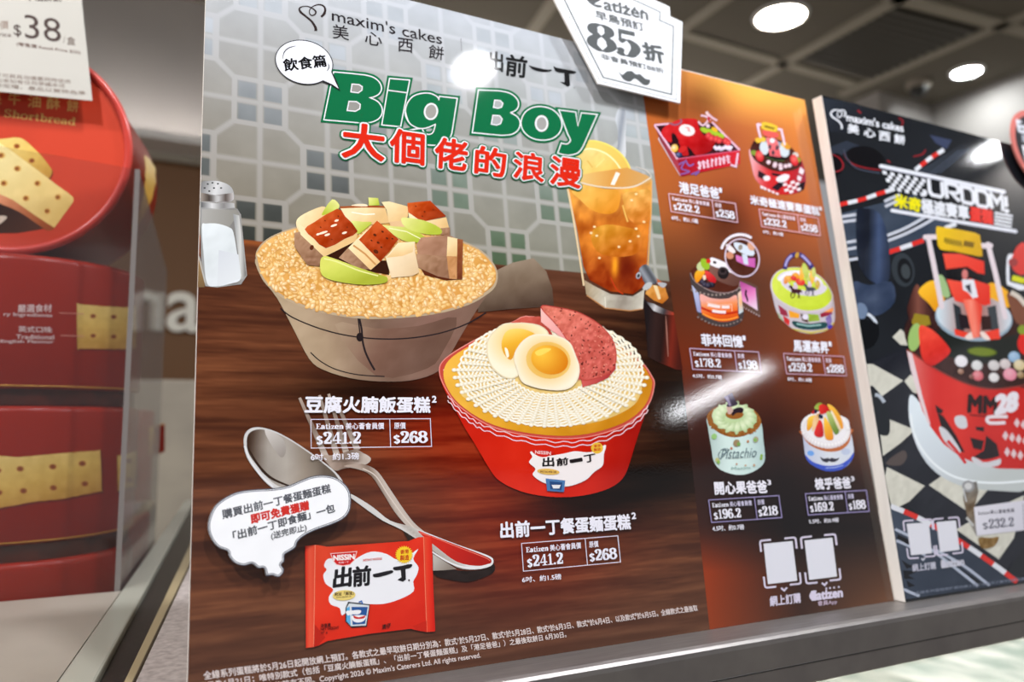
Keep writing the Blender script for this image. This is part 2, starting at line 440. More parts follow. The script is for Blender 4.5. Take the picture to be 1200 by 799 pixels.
class Art:
    """ink shapes traced in picture pixels and laid on a plane; becomes ONE mesh with one ink layer"""
    DZ = 4e-6
    def __init__(s, plane, level=0):
        s.pl = plane; s.V = []; s.F = []; s.C = []; s.n = 0; s.z = 6e-5 * level + 2e-5; s.k = (0, 0, 1)
        if plane.curved: s.z = 1.2e-4; s.DZ = 2.5e-5
    def at(s, ox, oy, sc): s.k = (ox, oy, sc); return s
    def px(s, pts):
        return np.asarray(pts, float) / s.k[2] + np.array(s.k[:2])
    def _add(s, W3, F, C):
        if s.pl.lim is not None:                   # ink stops at the edge of its board
            q = s.pl.uv(W3); m = np.maximum(q, s.pl.lim) - q
            W3 = W3 + m[:, :1] * s.pl.x + m[:, 1:] * s.pl.y
        s.V.append(W3 + s.pl.N(W3) * s.z); s.C.append(C)
        s.F += [tuple(i + s.n for i in f) for f in F]
        s.n += len(W3); s.z += s.DZ
    def raw(s, V2, F, col):
        V2 = np.asarray(V2, float)
        C = col(V2[:, 0], V2[:, 1]) if callable(col) else np.repeat(np.array(col, float)[None], len(V2), 0)
        s._add(s.pl.many(s.px(V2)), F, srgb(np.clip(C, 0, 255)))
    def p(s, pts, col, step=None, smooth=False):
        if smooth: pts = sm(pts)
        if callable(col):
            A = np.array(pts, float); lo, hi = A.min(0), A.max(0)
            if step is None: step = max((hi - lo).max() / 14, 1e-6)
            gx, gy = np.meshgrid(np.arange(lo[0] + step / 2, hi[0], step), np.arange(lo[1] + step / 2, hi[1], step))
            q = np.stack([gx.ravel(), gy.ravel()], 1)
            ins = np.zeros(len(q), bool)
            for i in range(len(A)):
                a, b = A[i], A[i - 1]
                cond = (a[1] > q[:, 1]) != (b[1] > q[:, 1])
                with np.errstate(divide='ignore', invalid='ignore'):
                    xx = (b[0] - a[0]) * (q[:, 1] - a[1]) / (b[1] - a[1]) + a[0]
                ins ^= cond & (q[:, 0] < xx)
            q = q[ins]
            n = len(A)
            vs = [Vector(v) for v in A] + [Vector(v) for v in q]
            r = delaunay_2d_cdt(vs, [], [list(range(n))], 1, 1e-5)
            V2 = np.array([tuple(v) for v in r[0]]); F = [tuple(f) for f in r[2]]
            if len(F): s.raw(V2, F, col)
        else:
            F = tessellate_polygon([[Vector((a, b, 0)) for a, b in pts]])
            s.raw(pts, [tuple(f) for f in F], col)
        return s
    def e(s, cx, cy, rx, ry, col, rot=0, n=28, step=None):
        if callable(col):
            V = [(cx, cy)]; F = []; m = 5
            for k in range(1, m + 1): V += ell(cx, cy, rx * k / m, ry * k / m, rot, n)
            for i in range(n):
                j = (i + 1) % n; F.append((0, 1 + i, 1 + j))
                for k in range(m - 1):
                    F.append((1 + k * n + i, 1 + (k + 1) * n + i, 1 + (k + 1) * n + j, 1 + k * n + j))
            s.raw(V, F, col)
        else:
            s.raw(ell(cx, cy, rx, ry, rot, n), [tuple(range(n))], col)
        return s
    def s(s, path, w, col, closed=False, smooth=False, caps=False):
        if smooth: path = sm(path, closed)
        V, F = ribbon(path, w, closed); s.raw(V, F, col)
        if caps:
            for q in (path[0], path[-1]):
                s.e(q[0], q[1], (w if np.isscalar(w) else w[0]) / 2, (w if np.isscalar(w) else w[0]) / 2, col, n=12)
        return s
    def grains(s, items):
        """items: (x, y, rx, ry, rot, c_centre, c_edge) many small two-tone ellipses"""
        z0 = s.z
        for i, (x, y, rx, ry, rot, c0, c1) in enumerate(items):
            e = ell(x, y, rx, ry, rot, 9)
            V = np.array([(x - rx * .2, y - ry * .25)] + e)
            C = np.array([c0] + [c1] * 9, float)
            s.z = z0 + (i % 97) * 1.5e-6
            s._add(s.pl.many(s.px(V)), [(0, 1 + k, 1 + (k + 1) % 9) for k in range(9)], srgb(np.clip(C, 0, 255)))
        s.z = z0 + 1.6e-4
        return s
    def t(s, txt, bl, br, tl, col, b=0.0, pen=False, hi=.19, lo=.075, nb=8, box=None):
        """fit the text between bottom-left, bottom-right and top-left (in crop pixels)"""
        A, B, D = s.pl.many(s.px([bl, br, tl]))
        if pen:
            polys, wd = pen_polys(txt, hi, lo); x0, x1, y0, y1 = 0, wd, 0, 1
            offs = [(0, 0)]
        else:
            V, F = glyphs(txt)
            if len(V) == 0: return s
            (x0, y0), (x1, y1) = V.min(0), V.max(0)
            if box: y0, y1 = box
            polys = [(V, F)]
            offs = [(0, 0)] + ([(b * math.cos(2 * math.pi * i / nb), b * math.sin(2 * math.pi * i / nb)) for i in range(nb)] if b else [])
        c = srgb(np.array(col, float))
        for dx, dy in offs:
            for V, F in polys:
                u = (V[:, :1] + dx - x0) / (x1 - x0); v = (V[:, 1:2] + dy - y0) / (y1 - y0)
                if s.pl.curved:
                    q0, q1, q2 = s.px([bl, br, tl]); W3 = s.pl.many(q0 + (q1 - q0) * u + (q2 - q0) * v)
                else:
                    W3 = A + (B - A) * u + (D - A) * v
                s._add(W3, F, np.repeat(c[None], len(V), 0))
                s.z -= s.DZ * .5
        s.z += s.DZ
        return s
    def grid(s, c4, nx, ny, col):
        """quad mesh over four picture corners TL TR BR BL (flat on the plane)"""
        P = s.pl.many(s.px(c4))
        tx = np.linspace(0, 1, nx + 1); ty = np.linspace(0, 1, ny + 1)
        X, Y = np.meshgrid(tx, ty); X = X.ravel()[:, None]; Y = Y.ravel()[:, None]
        W3 = (P[0] * (1 - X) + P[1] * X) * (1 - Y) + (P[3] * (1 - X) + P[2] * X) * Y
        q = W3 - CAM; z = -(q @ BACK)
        px = CX + FPX * (q @ RIGHT) / z; py = CY - FPX * (q @ CUP) / z
        C = col(px, py, s.pl.uv(W3))
        F = [(j * (nx + 1) + i, (j + 1) * (nx + 1) + i, (j + 1) * (nx + 1) + i + 1, j * (nx + 1) + i + 1) for j in range(ny) for i in range(nx)]
        s._add(W3, F, srgb(np.clip(C, 0, 255)))
        return s
    def done(s, name, parent, m=None, label=None):
        V = np.concatenate(s.V) - base(parent); C = np.concatenate(s.C)
        me = bpy.data.meshes.new(name)
        me.from_pydata(V.tolist(), [], s.F)
        ca = me.color_attributes.new('ink', 'FLOAT_COLOR', 'POINT')
        ca.data.foreach_set('color', np.concatenate([C, np.ones((len(C), 1))], 1).astype(np.float32).ravel())
        # ink always faces out of the board
        me.update()
        nrm = np.zeros(len(me.polygons) * 3, np.float32); me.polygons.foreach_get('normal', nrm)
        bad = np.where(nrm.reshape(-1, 3) @ s.pl.n < 0)[0]
        if len(bad):
            bm = bmesh.new(); bm.from_mesh(me); bm.faces.ensure_lookup_table()
            bmesh.ops.reverse_faces(bm, faces=[bm.faces[i] for i in bad]); bm.to_mesh(me); bm.free()
        me.materials.append(m or PRINT)
        o = link(bpy.data.objects.new(name, me), parent)
        if label: o['label'] = label
        return o
# ------------------------------------------------------------------ the setting
def struct(name, lo, hi, m):
    bm = bmesh.new(); add_box(bm, lo, hi)
    o = bm_obj(name, bm, m); o['kind'] = 'structure'; return o

struct('floor', (-3.2, -6.5, -0.05), (6.2, 3.0, 0.0), mat('floor tile', (150, 142, 132), 0.4))
struct('ceiling', (-3.2, -6.5, CEIL), (6.2, 3.0, CEIL + 0.05), CEILM)
struct('wall_left', (-3.2, 2.47, 2.132), (3.07, 2.6, CEIL), WALLM)
struct('wall_back', (3.076, 1.868, 0.0), (3.46, 2.0, CEIL), WALLM)
struct('wall_right', (3.46, -1.5, 0.0), (3.6, 2.0, CEIL), WALLM)
struct('wall_fascia', (-3.2, 2.47, 1.30), (3.07, 2.6, 2.082), FASCIA)
struct('wall_lower', (-3.2, 2.52, 0.0), (3.07, 2.6, 1.30), BEIGE)
struct('trim_1', (-3.2, 2.30, 2.105), (3.07, 2.6, 2.132), WHITEP)
struct('trim_2', (-3.2, 2.455, 2.082), (3.07, 2.6, 2.105), mat('cream trim', (190, 184, 168), 0.6))

def batten(n, a, b, w=0.05):
    A = on(*a, (0, 0, CEIL), (0, 0, 1)); B = on(*b, (0, 0, CEIL), (0, 0, 1))
    d = (B - A) / np.linalg.norm(B - A); s = np.array([-d[1], d[0], 0]) * w / 2
    bm = bmesh.new(); add_prism(bm, [A + s, B + s, B - s, A - s], np.array([0, 0, -0.012]))
    o = bm_obj('trim_%d' % n, bm, BEAMM); o['kind'] = 'structure'
for i, (a, b, w) in enumerate([((856, 107), (1110, -35), .06), ((985, 109), (1210, 12), .05), ((560, 125), (676, -40), .05),
                               ((760, 60), (880, -26), .05), ((760, 26), (1000, 97), .05), ((1040, -8), (1250, 48), .06)]):
    batten(i + 3, a, b, w)

# louvred ceiling vent
q = [on(x, y, (0, 0, CEIL - .004), (0, 0, 1)) for x, y in ((940, 68), (1048, 8), (1148, 33), (1020, 91))]
vent = root('ceiling_vent', (q[0] + q[2]) / 2, 'dark grey louvred panel in the brown ceiling, above the black racing poster', 'air vent')
bm = bmesh.new(); add_prism(bm, q, np.array([0, 0, .003])); bm_obj('backing', bm, VENTD, vent)
for i in range(12):
    t0, t1 = (i + .1) / 12, (i + .62) / 12
    a0, a1 = lerp(q[0], q[1], t0), lerp(q[0], q[1], t1); b0, b1 = lerp(q[3], q[2], t0), lerp(q[3], q[2], t1)
    bm = bmesh.new(); add_prism(bm, [a0, b0, b1, a1], np.array([0, 0, -.01])); bm_obj('slat', bm, VENTM, vent)

def downlight(x, y, r, P, c, label):
    t = root('ceiling_downlight', (x, y, CEIL), label, 'ceiling light', 'round downlights in the ceiling')
    bm = bmesh.new(); add_lathe(bm, [(r, 0), (r, -.008), (r + .004, -.012), (r + .016, -.006), (r + .018, 0)], (x, y, CEIL), n=40)
    bm_obj('trim_ring', bm, WHITEP, t, True)
    bm = bmesh.new(); add_lathe(bm, [(0, -.005), (r, -.005)], (x, y, CEIL), n=40)
    bm_obj('lens', bm, glow_mat('lamp glow', c, P / (math.pi ** 2 * r * r)), t)
for a in LAMPS: downlight(*a)
t = root('ceiling_batten_light', (4.13, -3.92, CEIL), 'long white ceiling tube light mirrored as the slanting streak on the brown poster panel', 'ceiling light')
bm = bmesh.new(); add_box(bm, (4.08, -4.5, CEIL - .03), (4.18, -3.35, CEIL)); bm_obj('housing', bm, WHITEP, t)
bm = bmesh.new(); add_box(bm, (4.08, -4.48, CEIL - .06), (4.18, -3.37, CEIL - .03)); bm_obj('tube', bm, glow_mat('tube glow', (.95, .97, 1), 42), t)

A = on(1076, 96, (0, 0, CEIL), (0, 0, 1))
t = root('dome_camera', A, 'small dark dome camera on the ceiling left of the small downlight', 'security camera')
bm = bmesh.new(); add_lathe(bm, [(.055, 0), (.055, -.02), (.045, -.032), (0, -.032)], A, n=32); bm_obj('base', bm, mat('dome base', (150, 140, 126), .6), t, True)
bm = bmesh.new(); add_lathe(bm, [(.04, -.032)] + [(.04 * math.cos(k * math.pi / 16), -.032 - .04 * math.sin(k * math.pi / 16)) for k in range(1, 9)], A - np.array([0.0, 0.0, 0]), n=32)
bm_obj('dome', bm, DARKM, t, True)

t = root('cove_light', (0, 2.45, 2.133), 'warm strip light on the white ledge, washing the grey wall above the brown fascia', 'strip light')
bm = bmesh.new(); add_box(bm, (-3.1, 2.35, 2.1322), (3.0, 2.37, 2.138)); bm_obj('tray', bm, WHITEP, t)
bm = bmesh.new(); add_box(bm, (-3.1, 2.353, 2.1382), (3.0, 2.367, 2.143)); bm_obj('tube', bm, glow_mat('cove glow', (1, .96, .95), 34), t)
# raised letters on the brown fascia
def solid_text(name, txt, p, h, width, depth, m, parent, b=0.0):
    c = bpy.data.curves.new(name, 'FONT'); c.body = txt; c.extrude = .5; c.offset = b; c.resolution_u = 4
    o = bpy.data.objects.new(name, c); COL.objects.link(o)
    me = bpy.data.meshes.new_from_object(o.evaluated_get(bpy.context.evaluated_depsgraph_get()))
    bpy.data.objects.remove(o); bpy.data.curves.remove(c)
    V = np.array([v.co[:] for v in me.vertices]); lo, hi = V.min(0), V.max(0)
    x = (V[:, 0] - lo[0]) / (hi[0] - lo[0]) * width + p[0]
    z = (V[:, 1] - lo[1]) / (hi[1] - lo[1]) * h + p[2]
    y = p[1] - (V[:, 2] - lo[2]) / (hi[2] - lo[2]) * depth
    return mesh_obj(name, np.stack([x, y, z], 1), [tuple(f.vertices) for f in me.polygons], m, parent)
sg = root('shop_sign', (0.1, 2.47, 1.47), 'cream raised lettering on the brown fascia, between the acrylic stand and the big poster', 'sign')
solid_text('letter', 'm', (-0.135, 2.47, 1.475), .140, .200, .02, SIGNW, sg, .012)
solid_text('letter', 'a', (0.086, 2.47, 1.470), .142, .112, .02, SIGNW, sg, .012)
solid_text('letter', 'x', (0.215, 2.47, 1.475), .135, .12, .02, SIGNW, sg, .012)
solid_text('letter', 'i', (0.352, 2.47, 1.475), .19, .034, .02, SIGNW, sg, .012)
solid_text('letter', 'm', (0.41, 2.47, 1.475), .140, .200, .02, SIGNW, sg, .012)

bm = bmesh.new(); zt = on(215, 445, (0, 1.6, 0), (0, 1, 0))[2]; add_box(bm, (-1.1, 1.6, 0), (1.3, 2.1, zt))
tag(bm_obj('back_cabinet', bm, BEIGE, None, bevel=.004), 'pale beige cabinet far behind, under the brown fascia', 'cabinet')

# ------------------------------------------------------------------ counter: steel rail, side strips, marble
t = root('steel_rail', (0.3, 0, 0.959), 'brushed steel rail the posters stand on, along the bottom right', 'counter rail')
prof = [(.0122, 1.0), (-.029, 1.0), (-.0325, .999), (-.0345, .9972), (-.035, .994), (-.035, .9605), (-.034, .959), (.0122, .959)]
bm = bmesh.new(); add_prism(bm, [(-1.3, y, z) for y, z in prof], np.array([3.2, 0, 0])); bm_obj('rail_body', bm, STEEL, t)
bm = bmesh.new(); add_prism(bm, [(-1.3, y, z) for y, z in [(-.03515, .9752), (-.0349, .9754), (-.0349, .9742), (-.03515, .9744)]], np.array([3.2, 0, 0])); bm_obj('seam', bm, DARKM, t)

def line(p, q):
    A = on(*p, (0, 0, 1), (0, 0, 1)); B = on(*q, (0, 0, 1), (0, 0, 1))
    return lambda y: A[0] + (B[0] - A[0]) * (y - A[1]) / (B[1] - A[1])
L0, L1, L2, L3 = line((65, 799), (141, 692)), line((112, 799), (179, 676)), line((145, 799), (181.6, 723)), line((155, 799), (195, 716))
ed = root('counter_edge', (0, .5, .9), 'counter border of frosted glass, black groove and steel plate running back on the left', 'counter edge')
Y0, Y1 = .0126, 1.25
def strip(name, fa, fb, z, dz, m, bev=0.0):
    bm = bmesh.new(); ys = (Y0, Y1)
    add_prism(bm, [(fa(ys[0]), ys[0], z), (fb(ys[0]), ys[0], z), (fb(ys[1]), ys[1], z), (fa(ys[1]), ys[1], z)], np.array([0, 0, -dz]))
    return bm_obj(name, bm, m, ed, bevel=bev)
strip('frosted_glass', lambda y: L0(y) + .0006, lambda y: L1(y) - .0004, 1.0, .06, FROST, .002)
strip('black_groove', L1, lambda y: L2(y) - .0003, .994, .054, CHAR)
strip('glass_strip', L2, L3, 1.0, .06, BRASS, .0006)
strip('dark_gap', lambda y: L3(y) + .0003, lambda y: L3(y) + .0018, .992, .05, CHAR)
strip('steel_plate', lambda y: L3(y) + .002, lambda y: 1.2, .9995, .06, STEELW)

mb = root('marble_shelf', (-.5, .3, .9), 'pale marble shelf under the red tins, bottom left', 'shelf')
bm = bmesh.new(); add_prism(bm, [(-1.3, Y0, .999), (L0(Y0), Y0, .999), (L0(.371), .371, .999), (-1.3, .371, .999)], np.array([0, 0, -.125])); bm_obj('front_slab', bm, MARBLE, mb)
bm = bmesh.new(); add_prism(bm, [(-1.3, .3715, .874), (L0(.3715), .3715, .874), (L0(1.25), 1.25, .874), (-1.3, 1.25, .874)], np.array([0, 0, -.03])); bm_obj('rear_slab', bm, MARBLE, mb)
bm = bmesh.new(); add_box(bm, (-1.3, .02, 0), (.19, 1.24, .843)); tag(bm_obj('tin_counter', bm, BEIGE), 'counter body below the marble shelf and side strips, hidden from this side', 'counter')

# lit display case below the rail
dc = root('display_case', (.6, .2, 0), 'brightly lit glass display case under the steel rail, bottom right corner', 'display case')
CREAM = mat('case lining', (244, 244, 234), .3, noise=((16, 7, 14), (176, 190, 178), 5, .42, .62))
bm = bmesh.new(); add_box(bm, (.2, .0, 0), (1.9, .9, .70)); bm_obj('plinth', bm, BEIGE, dc)
bm = bmesh.new(); add_box(bm, (.2, .0, .701), (1.9, .9, .72)); bm_obj('inner_shelf', bm, CREAM, dc)
bm = bmesh.new(); add_box(bm, (.2, .88, .721), (1.9, .9, .92)); bm_obj('back_panel', bm, CREAM, dc)
bm = bmesh.new(); add_box(bm, (.195, .0, .701), (.2, .9, .93)); bm_obj('side_panel', bm, CREAM, dc)
bm = bmesh.new(); add_box(bm, (.2, -.026, .66), (1.9, -.022, .9585)); bm_obj('front_pane', bm, glass_mat('case glass'), dc)
bm = bmesh.new(); add_box(bm, (.22, .40, .925), (1.88, .43, .938)); bm_obj('light_strip', bm, glow_mat('case light', (.97, 1, .94), 10), dc)

# ------------------------------------------------------------------ shortbread tins and their clear stand
TR = .112; TC = np.array([-.135, .500])
COOK = lambda a, b: noisy(G3([(236, 205, 120), (226, 186, 92), (196, 146, 60)], a, b), .03, .03, 14)
def cookie(a, pts, holes, g0, g1, step=None, hr=(18, 13)):
    cx = sum(p[0] for p in pts) / len(pts); cy = sum(p[1] for p in pts) / len(pts)
    a.p([(cx + (x - cx) * 1.03 + 3, cy + (y - cy) * 1.04 + 6) for x, y in pts], lambda x, y: np.repeat(np.array([[110, 24, 14.]]), len(x), 0), step)
    a.p([(cx + (x - cx) * 1.012, cy + (y - cy) * 1.015) for x, y in pts], lambda x, y: np.repeat(np.array([[188, 132, 52.]]), len(x), 0), step)
    a.p(pts, COOK(g0, g1), step)
    for x, y in holes:
        a.e(x, y, hr[0], hr[1], RG((x, y), hr[0], (120, 50, 20), (190, 120, 50)), n=14)

GOLDL = mat('gold line', (196, 140, 48), .35, .3)
def flat_tin(c, z, label):
    t = root('biscuit_tin', (c[0], c[1], z), label, 'biscuit tin', 'red round shortbread tins')
    cc = (c[0], c[1], z)
    bm = bmesh.new(); add_lathe(bm, [(0, 0), (TR - .006, 0), (TR - .005, .001), (TR - .005, .0165)], cc, n=256); bm_obj('base_band', bm, BROWN, t, True)
    bm = bmesh.new(); add_lathe(bm, [(TR - .004, .0165), (TR - .0005, .0175), (TR, .0185), (TR, .142), (TR - .001, .146), (TR - .004, .1485), (TR - .008, .149), (0, .149)], cc, n=256); bd = bm_obj('body', bm, REDTIN, t, True)
    bm = bmesh.new(); add_lathe(bm, [(TR + .0002, .0185), (TR + .0006, .0192), (TR + .0002, .0199)], cc, n=256); bm_obj('gold_line', bm, GOLDL, bd, True)
    return t
tA = flat_tin(TC, 1.179, 'red tin lying flat inside the acrylic stand, topmost of the flat ones, with white lettering')
tB = flat_tin(TC, 1.030, 'red tin lying flat inside the acrylic stand, with a long printed biscuit')
tC = flat_tin(TC, .881, 'lowest red tin in the acrylic stand, mostly sunk behind the marble shelf')
tD = flat_tin((-.108, .80), 1.030, 'red tin behind the acrylic stand, seen as a strip beside the big poster')
tE = flat_tin((-.108, .80), .881, 'red tin under the one behind the acrylic stand')
a = Art(Round((TC[0], TC[1], 0), (0, 0, 1), TR)).at(0, 280, 5)
cookie(a, sm([(452, 390), (470, 384), (620, 395), (740, 401), (780, 403), (795, 408), (795, 630), (780, 638), (720, 645), (560, 642), (470, 640), (455, 628)], n=3), [(545, 452), (545, 567), (665, 456), (665, 572)], (650, 380), (650, 650), 8)
W1 = (226, 196, 190)
for tx, bl, br, tl, b in [('嚴選食材', (105, 430), (303, 427), (105, 384), .02), ('ry Ingredients', (22, 455), (305, 463), (22, 430), .02), ('英式口味', (110, 545), (305, 550), (108, 510), .02), ('Traditional', (95, 585), (315, 588), (95, 560), .02), ('English Flavour', (5, 612), (315, 616), (5, 590), .02)]:
    a.t(tx, bl, br, tl, W1, b, nb=4)
a.s([(345, 433), (395, 435), (445, 437), (490, 440)], 4, (220, 150, 130)); a.s([(355, 565), (400, 567), (445, 568), (490, 570)], 4, (220, 150, 130))
a.done('printed_label', tA, TINP)
a = Art(Round((TC[0], TC[1], 0), (0, 0, 1), TR)).at(0, 400, 4)
cookie(a, sm([(-60, 552), (80, 543), (200, 533), (330, 521), (455, 513), (468, 520), (474, 690), (464, 702), (300, 735), (160, 750), (-60, 768)], n=3), [(-10, 605), (95, 597), (247, 587), (385, 572), (-5, 708), (110, 700), (250, 686), (397, 667)], (200, 510), (260, 760), 8)
cookie(a, [(548, 535), (580, 528), (620, 518), (640, 512), (640, 672), (620, 680), (585, 694), (550, 702)], [(600, 560), (605, 650)], (600, 500), (600, 700), 7)
a.done('printed_label', tB, TINP)
a = Art(Round((-.108, .80, 0), (0, 0, 1), TR)).at(0, 400, 4)
cookie(a, [(700, 400), (730, 394), (755, 389), (768, 386), (768, 506), (755, 514), (730, 522), (700, 530)], [(735, 430), (738, 480)], (700, 380), (700, 530), 7)
a.done('printed_label', tD, TINP)

# the tin standing on its edge on top
uy = -.22; UN = np.array([math.sin(uy), -math.cos(uy), 0]); UX = np.array([math.cos(uy), math.sin(uy), 0]); UC = np.array([-.152, .4055, 1.4405])
ut = root('biscuit_tin', (UC[0], UC[1] + .07, 1.3285), 'red round tin standing on edge on top of the stack, two biscuits on its lid', 'biscuit tin', 'red round shortbread tins')
bm = bmesh.new(); add_lathe(bm, [(0, -.149), (TR - .006, -.149), (TR - .003, -.147), (TR - .003, -.008), (TR - .001, -.006)], UC, -UN * -1, UX, 256); bm_obj('body', bm, REDTIN, ut, True)
bm = bmesh.new(); add_lathe(bm, [(TR - .003, -.008)] + [(TR - .0042 + .0042 * math.cos(k * math.pi / 8), -.0042 + .0042 * math.sin(k * math.pi / 8)) for k in range(-2, 9)] + [(TR - .009, -.004)], UC, UN, UX, 256); bm_obj('rim', bm, REDRIM, ut, True)
bm = bmesh.new(); add_lathe(bm, [(0, -.0035), (TR - .008, -.0035)], UC, UN, UX, 256); bm_obj('lid', bm, mat('red lid', (204, 66, 42), .3), ut, True)
a = Art(Plane(UC - UN * .0034, UN, UX)).at(0, 160, 5.325)
a.p([(-60, 330), (0, 400), (200, 510), (275, 575), (110, 602), (-60, 605)], G((48, 26, 20), (84, 48, 34), (0, 420), (240, 600)))
a.p(sm([(-4, 498), (30, 495), (44, 505), (20, 530), (-10, 548)]), (214, 196, 176))
cookie(a, sm([(-20, 40), (60, 10), (110, 7), (150, 20), (200, 62), (262, 125), (318, 198), (324, 218), (318, 238), (296, 256), (200, 200)], n=4), [(105, 60), (198, 150)], (150, 0), (260, 260), hr=(20, 15))
a.p(sm([(-60, 300), (330, 545), (345, 560), (330, 580), (300, 587), (270, 572), (120, 470), (-60, 385)], n=4), noisy(G((226, 150, 110), (150, 70, 28), (0, 340), (330, 590)), .03, .03, 16))
a.p(sm([(-60, 30), (30, 62), (140, 140), (240, 214), (350, 298), (440, 364), (458, 388), (450, 416), (400, 485), (345, 560), (325, 560), (200, 478), (80, 395), (-60, 305)], n=4), noisy(G3([(246, 226, 158), (240, 212, 138), (228, 190, 108)], (100, 100), (400, 520)), .02, .02, 14))
for x, y in [(5, 117), (106, 200), (22, 291), (232, 292), (160, 385), (360, 378), (293, 465)]:
    a.e(x + 4, y, 26, 20, RG((x + 4, y), 26, (206, 130, 40), (240, 208, 130)), n=16)
    a.e(x, y, 16, 14, RG((x, y), 16, (120, 66, 28), (190, 116, 40)), n=16)
a.at(0, 60, 5.705); GOLD = (226, 178, 104)
for ch, bl, br, tl in [('牛', (55, 358), (135, 364), (58, 270)), ('油', (185, 374), (270, 378), (190, 290)), ('酥', (312, 386), (400, 390), (316, 304)), ('餅', (446, 402), (522, 408), (450, 322)), ('英', (-70, 348), (10, 354), (-66, 262))]:
    a.t(ch, bl, br, tl, GOLD, .012, nb=4)
a.t('Shortbread', (25, 438), (503, 497), (32, 386), GOLD, pen=True, hi=.15, lo=.085)
a.done('printed_lid', ut, TINP)
a = Art(Round(UC, UN, TR - .0026)).at(130, 180, 5)
a.p([(195, 5), (225, 30), (262, 85), (262, 170), (240, 270), (190, 370), (125, 480), (118, 425), (170, 330), (192, 240), (202, 150)], noisy(G3([(232, 204, 140), (214, 166, 70), (190, 130, 50)], (220, 20), (140, 450)), .03, .03, 14), 14)
a.done('printed_band', ut, TINP)

# clear acrylic stand
st = root('acrylic_stand', (-.16, .5, .8745), 'clear acrylic stand open at the front top, holding the stack of red tins', 'display stand')
ya = .3735; xr = L0(ya) - .0015; zr = on(150, 197, (0, ya, 0), (0, 1, 0))[2]; zl = on(0, 173, (0, ya, 0), (0, 1, 0))[2]
xl0 = on(0, 173, (0, ya, 0), (0, 1, 0))[0]; zl2 = zr + (zl - zr) * (xr + .30) / (xr - xl0)
pts = [(xr - .003, ya, .8785), (xr - .003, ya, zr - .0002)]
for k in range(1, 13): pts.append((lerp(xr - .003, -.30, k / 12), ya, lerp(zr, zl2, k / 12) + .0015 * math.sin(math.pi * k / 12)))
pts.append((-.30, ya, .8785))
bm = bmesh.new(); add_prism(bm, pts, np.array([0, .0025, 0])); bm_obj('front_panel', bm, ACRYL, st)
yb = .70; zb = on(188, 246, (L0(yb) - .003, 0, 0), (1, 0, 0))[2]; zb = 1.375
bm = bmesh.new(); add_prism(bm, [(xr, ya + .0026, .8785), (L0(yb) - .0015, yb, .8785), (L0(yb) - .0015, yb, zb), (xr, ya + .0026, zr)], np.array([-.0025, 0, 0])); bm_obj('side_panel', bm, ACRYLS, st)
bm = bmesh.new(); add_box(bm, (xr - .0045, ya - .0003, .8785), (xr + .0004, ya + .0022, zr)); bm_obj('corner_edge', bm, ACRYLE, st)
bm = bmesh.new(); add_prism(bm, [(-.30, ya, .8745), (xr, ya, .8745), (L0(yb) - .0015, yb, .8745), (-.30, yb, .8745)], np.array([0, 0, .004])); bm_obj('base_plate', bm, ACRYL, st)
bm = bmesh.new(); add_box(bm, (-.3025, ya, .8785), (-.30, yb, zb)); bm_obj('side_panel', bm, ACRYL, st)

# white price card in front of the upright tin
CP = Plane(UC + UN * .013, UN); cc = [CP.P(*p) for p in ((-75, -70), (88, -72), (108, 118), (-75, 100))]
pc = root('price_card', tuple((cc[2] + cc[3]) / 2), 'white price card reading $38 in front of the upright red tin, top left', 'price card')
bm = bmesh.new(); add_prism(bm, cc, -UN * .0012); bm_obj('card', bm, mat('card white', (196, 193, 187), .6, noise=((8, 8, 8), (188, 185, 178), 2, .3, .7)), pc)
a = Art(CP).at(0, 0, 4); IK = (62, 44, 40)
a.t('38', (118, 178), (288, 200), (112, 66), IK)
a.t('$', (66, 172), (102, 177), (62, 112), IK, .006, nb=4); a.t('/', (296, 202), (306, 203), (296, 170), (96, 78, 70)); a.t('盒', (314, 208), (355, 213), (312, 170), (96, 78, 70), .01, nb=4)
a.t('會員價', (-88, 138), (40, 136), (-88, 98), (150, 130, 120), .01, nb=4); a.t('Member Price', (-170, 160), (52, 174), (-170, 140), (96, 74, 68), .01, nb=4)
a.t('(零售價 Retail Price $50)', (78, 218), (378, 258), (76, 196), (110, 84, 76), .01, nb=4)
a.t('所有優惠均不可與其他優惠同時使用', (-190, 345), (330, 392), (-190, 325), (150, 136, 128), .01, nb=4)
a.t('優惠受條款約束如有任何爭議本店', (-190, 370), (305, 412), (-190, 350), (150, 136, 128), .01, nb=4)
a.t('保留最終決定權，產品以實物為準', (-190, 392), (400, 447), (-190, 372), (150, 136, 128), .01, nb=4)
a.t('牛油酥餅', (120, 4), (290, 10), (120, -40), IK, .01, nb=4)
a.done('printed_text', pc, MATTE)
# ------------------------------------------------------------------ the big cake poster
NW = np.array([0, -0.987688341, 0.156434465])
PP = Plane((0, 0, 1.0), NW)
VUP = PP.y
PW, PH = .5995, .5124
po = root('cake_poster', (.3, .04, 1.0), 'large glossy poster board with two big bowl cakes, green headline and orange-brown side panel', 'poster')
B0 = np.array([0, 0, 1.0])
cc = [B0, B0 + PP.x * PW, B0 + PP.x * PW + VUP * PH, B0 + VUP * PH]
bm = bmesh.new(); add_prism(bm, [p + np.array([0, .0002, 0]) for p in cc], np.array([0, .0045, 0])); bm_obj('board', bm, EDGE, po)

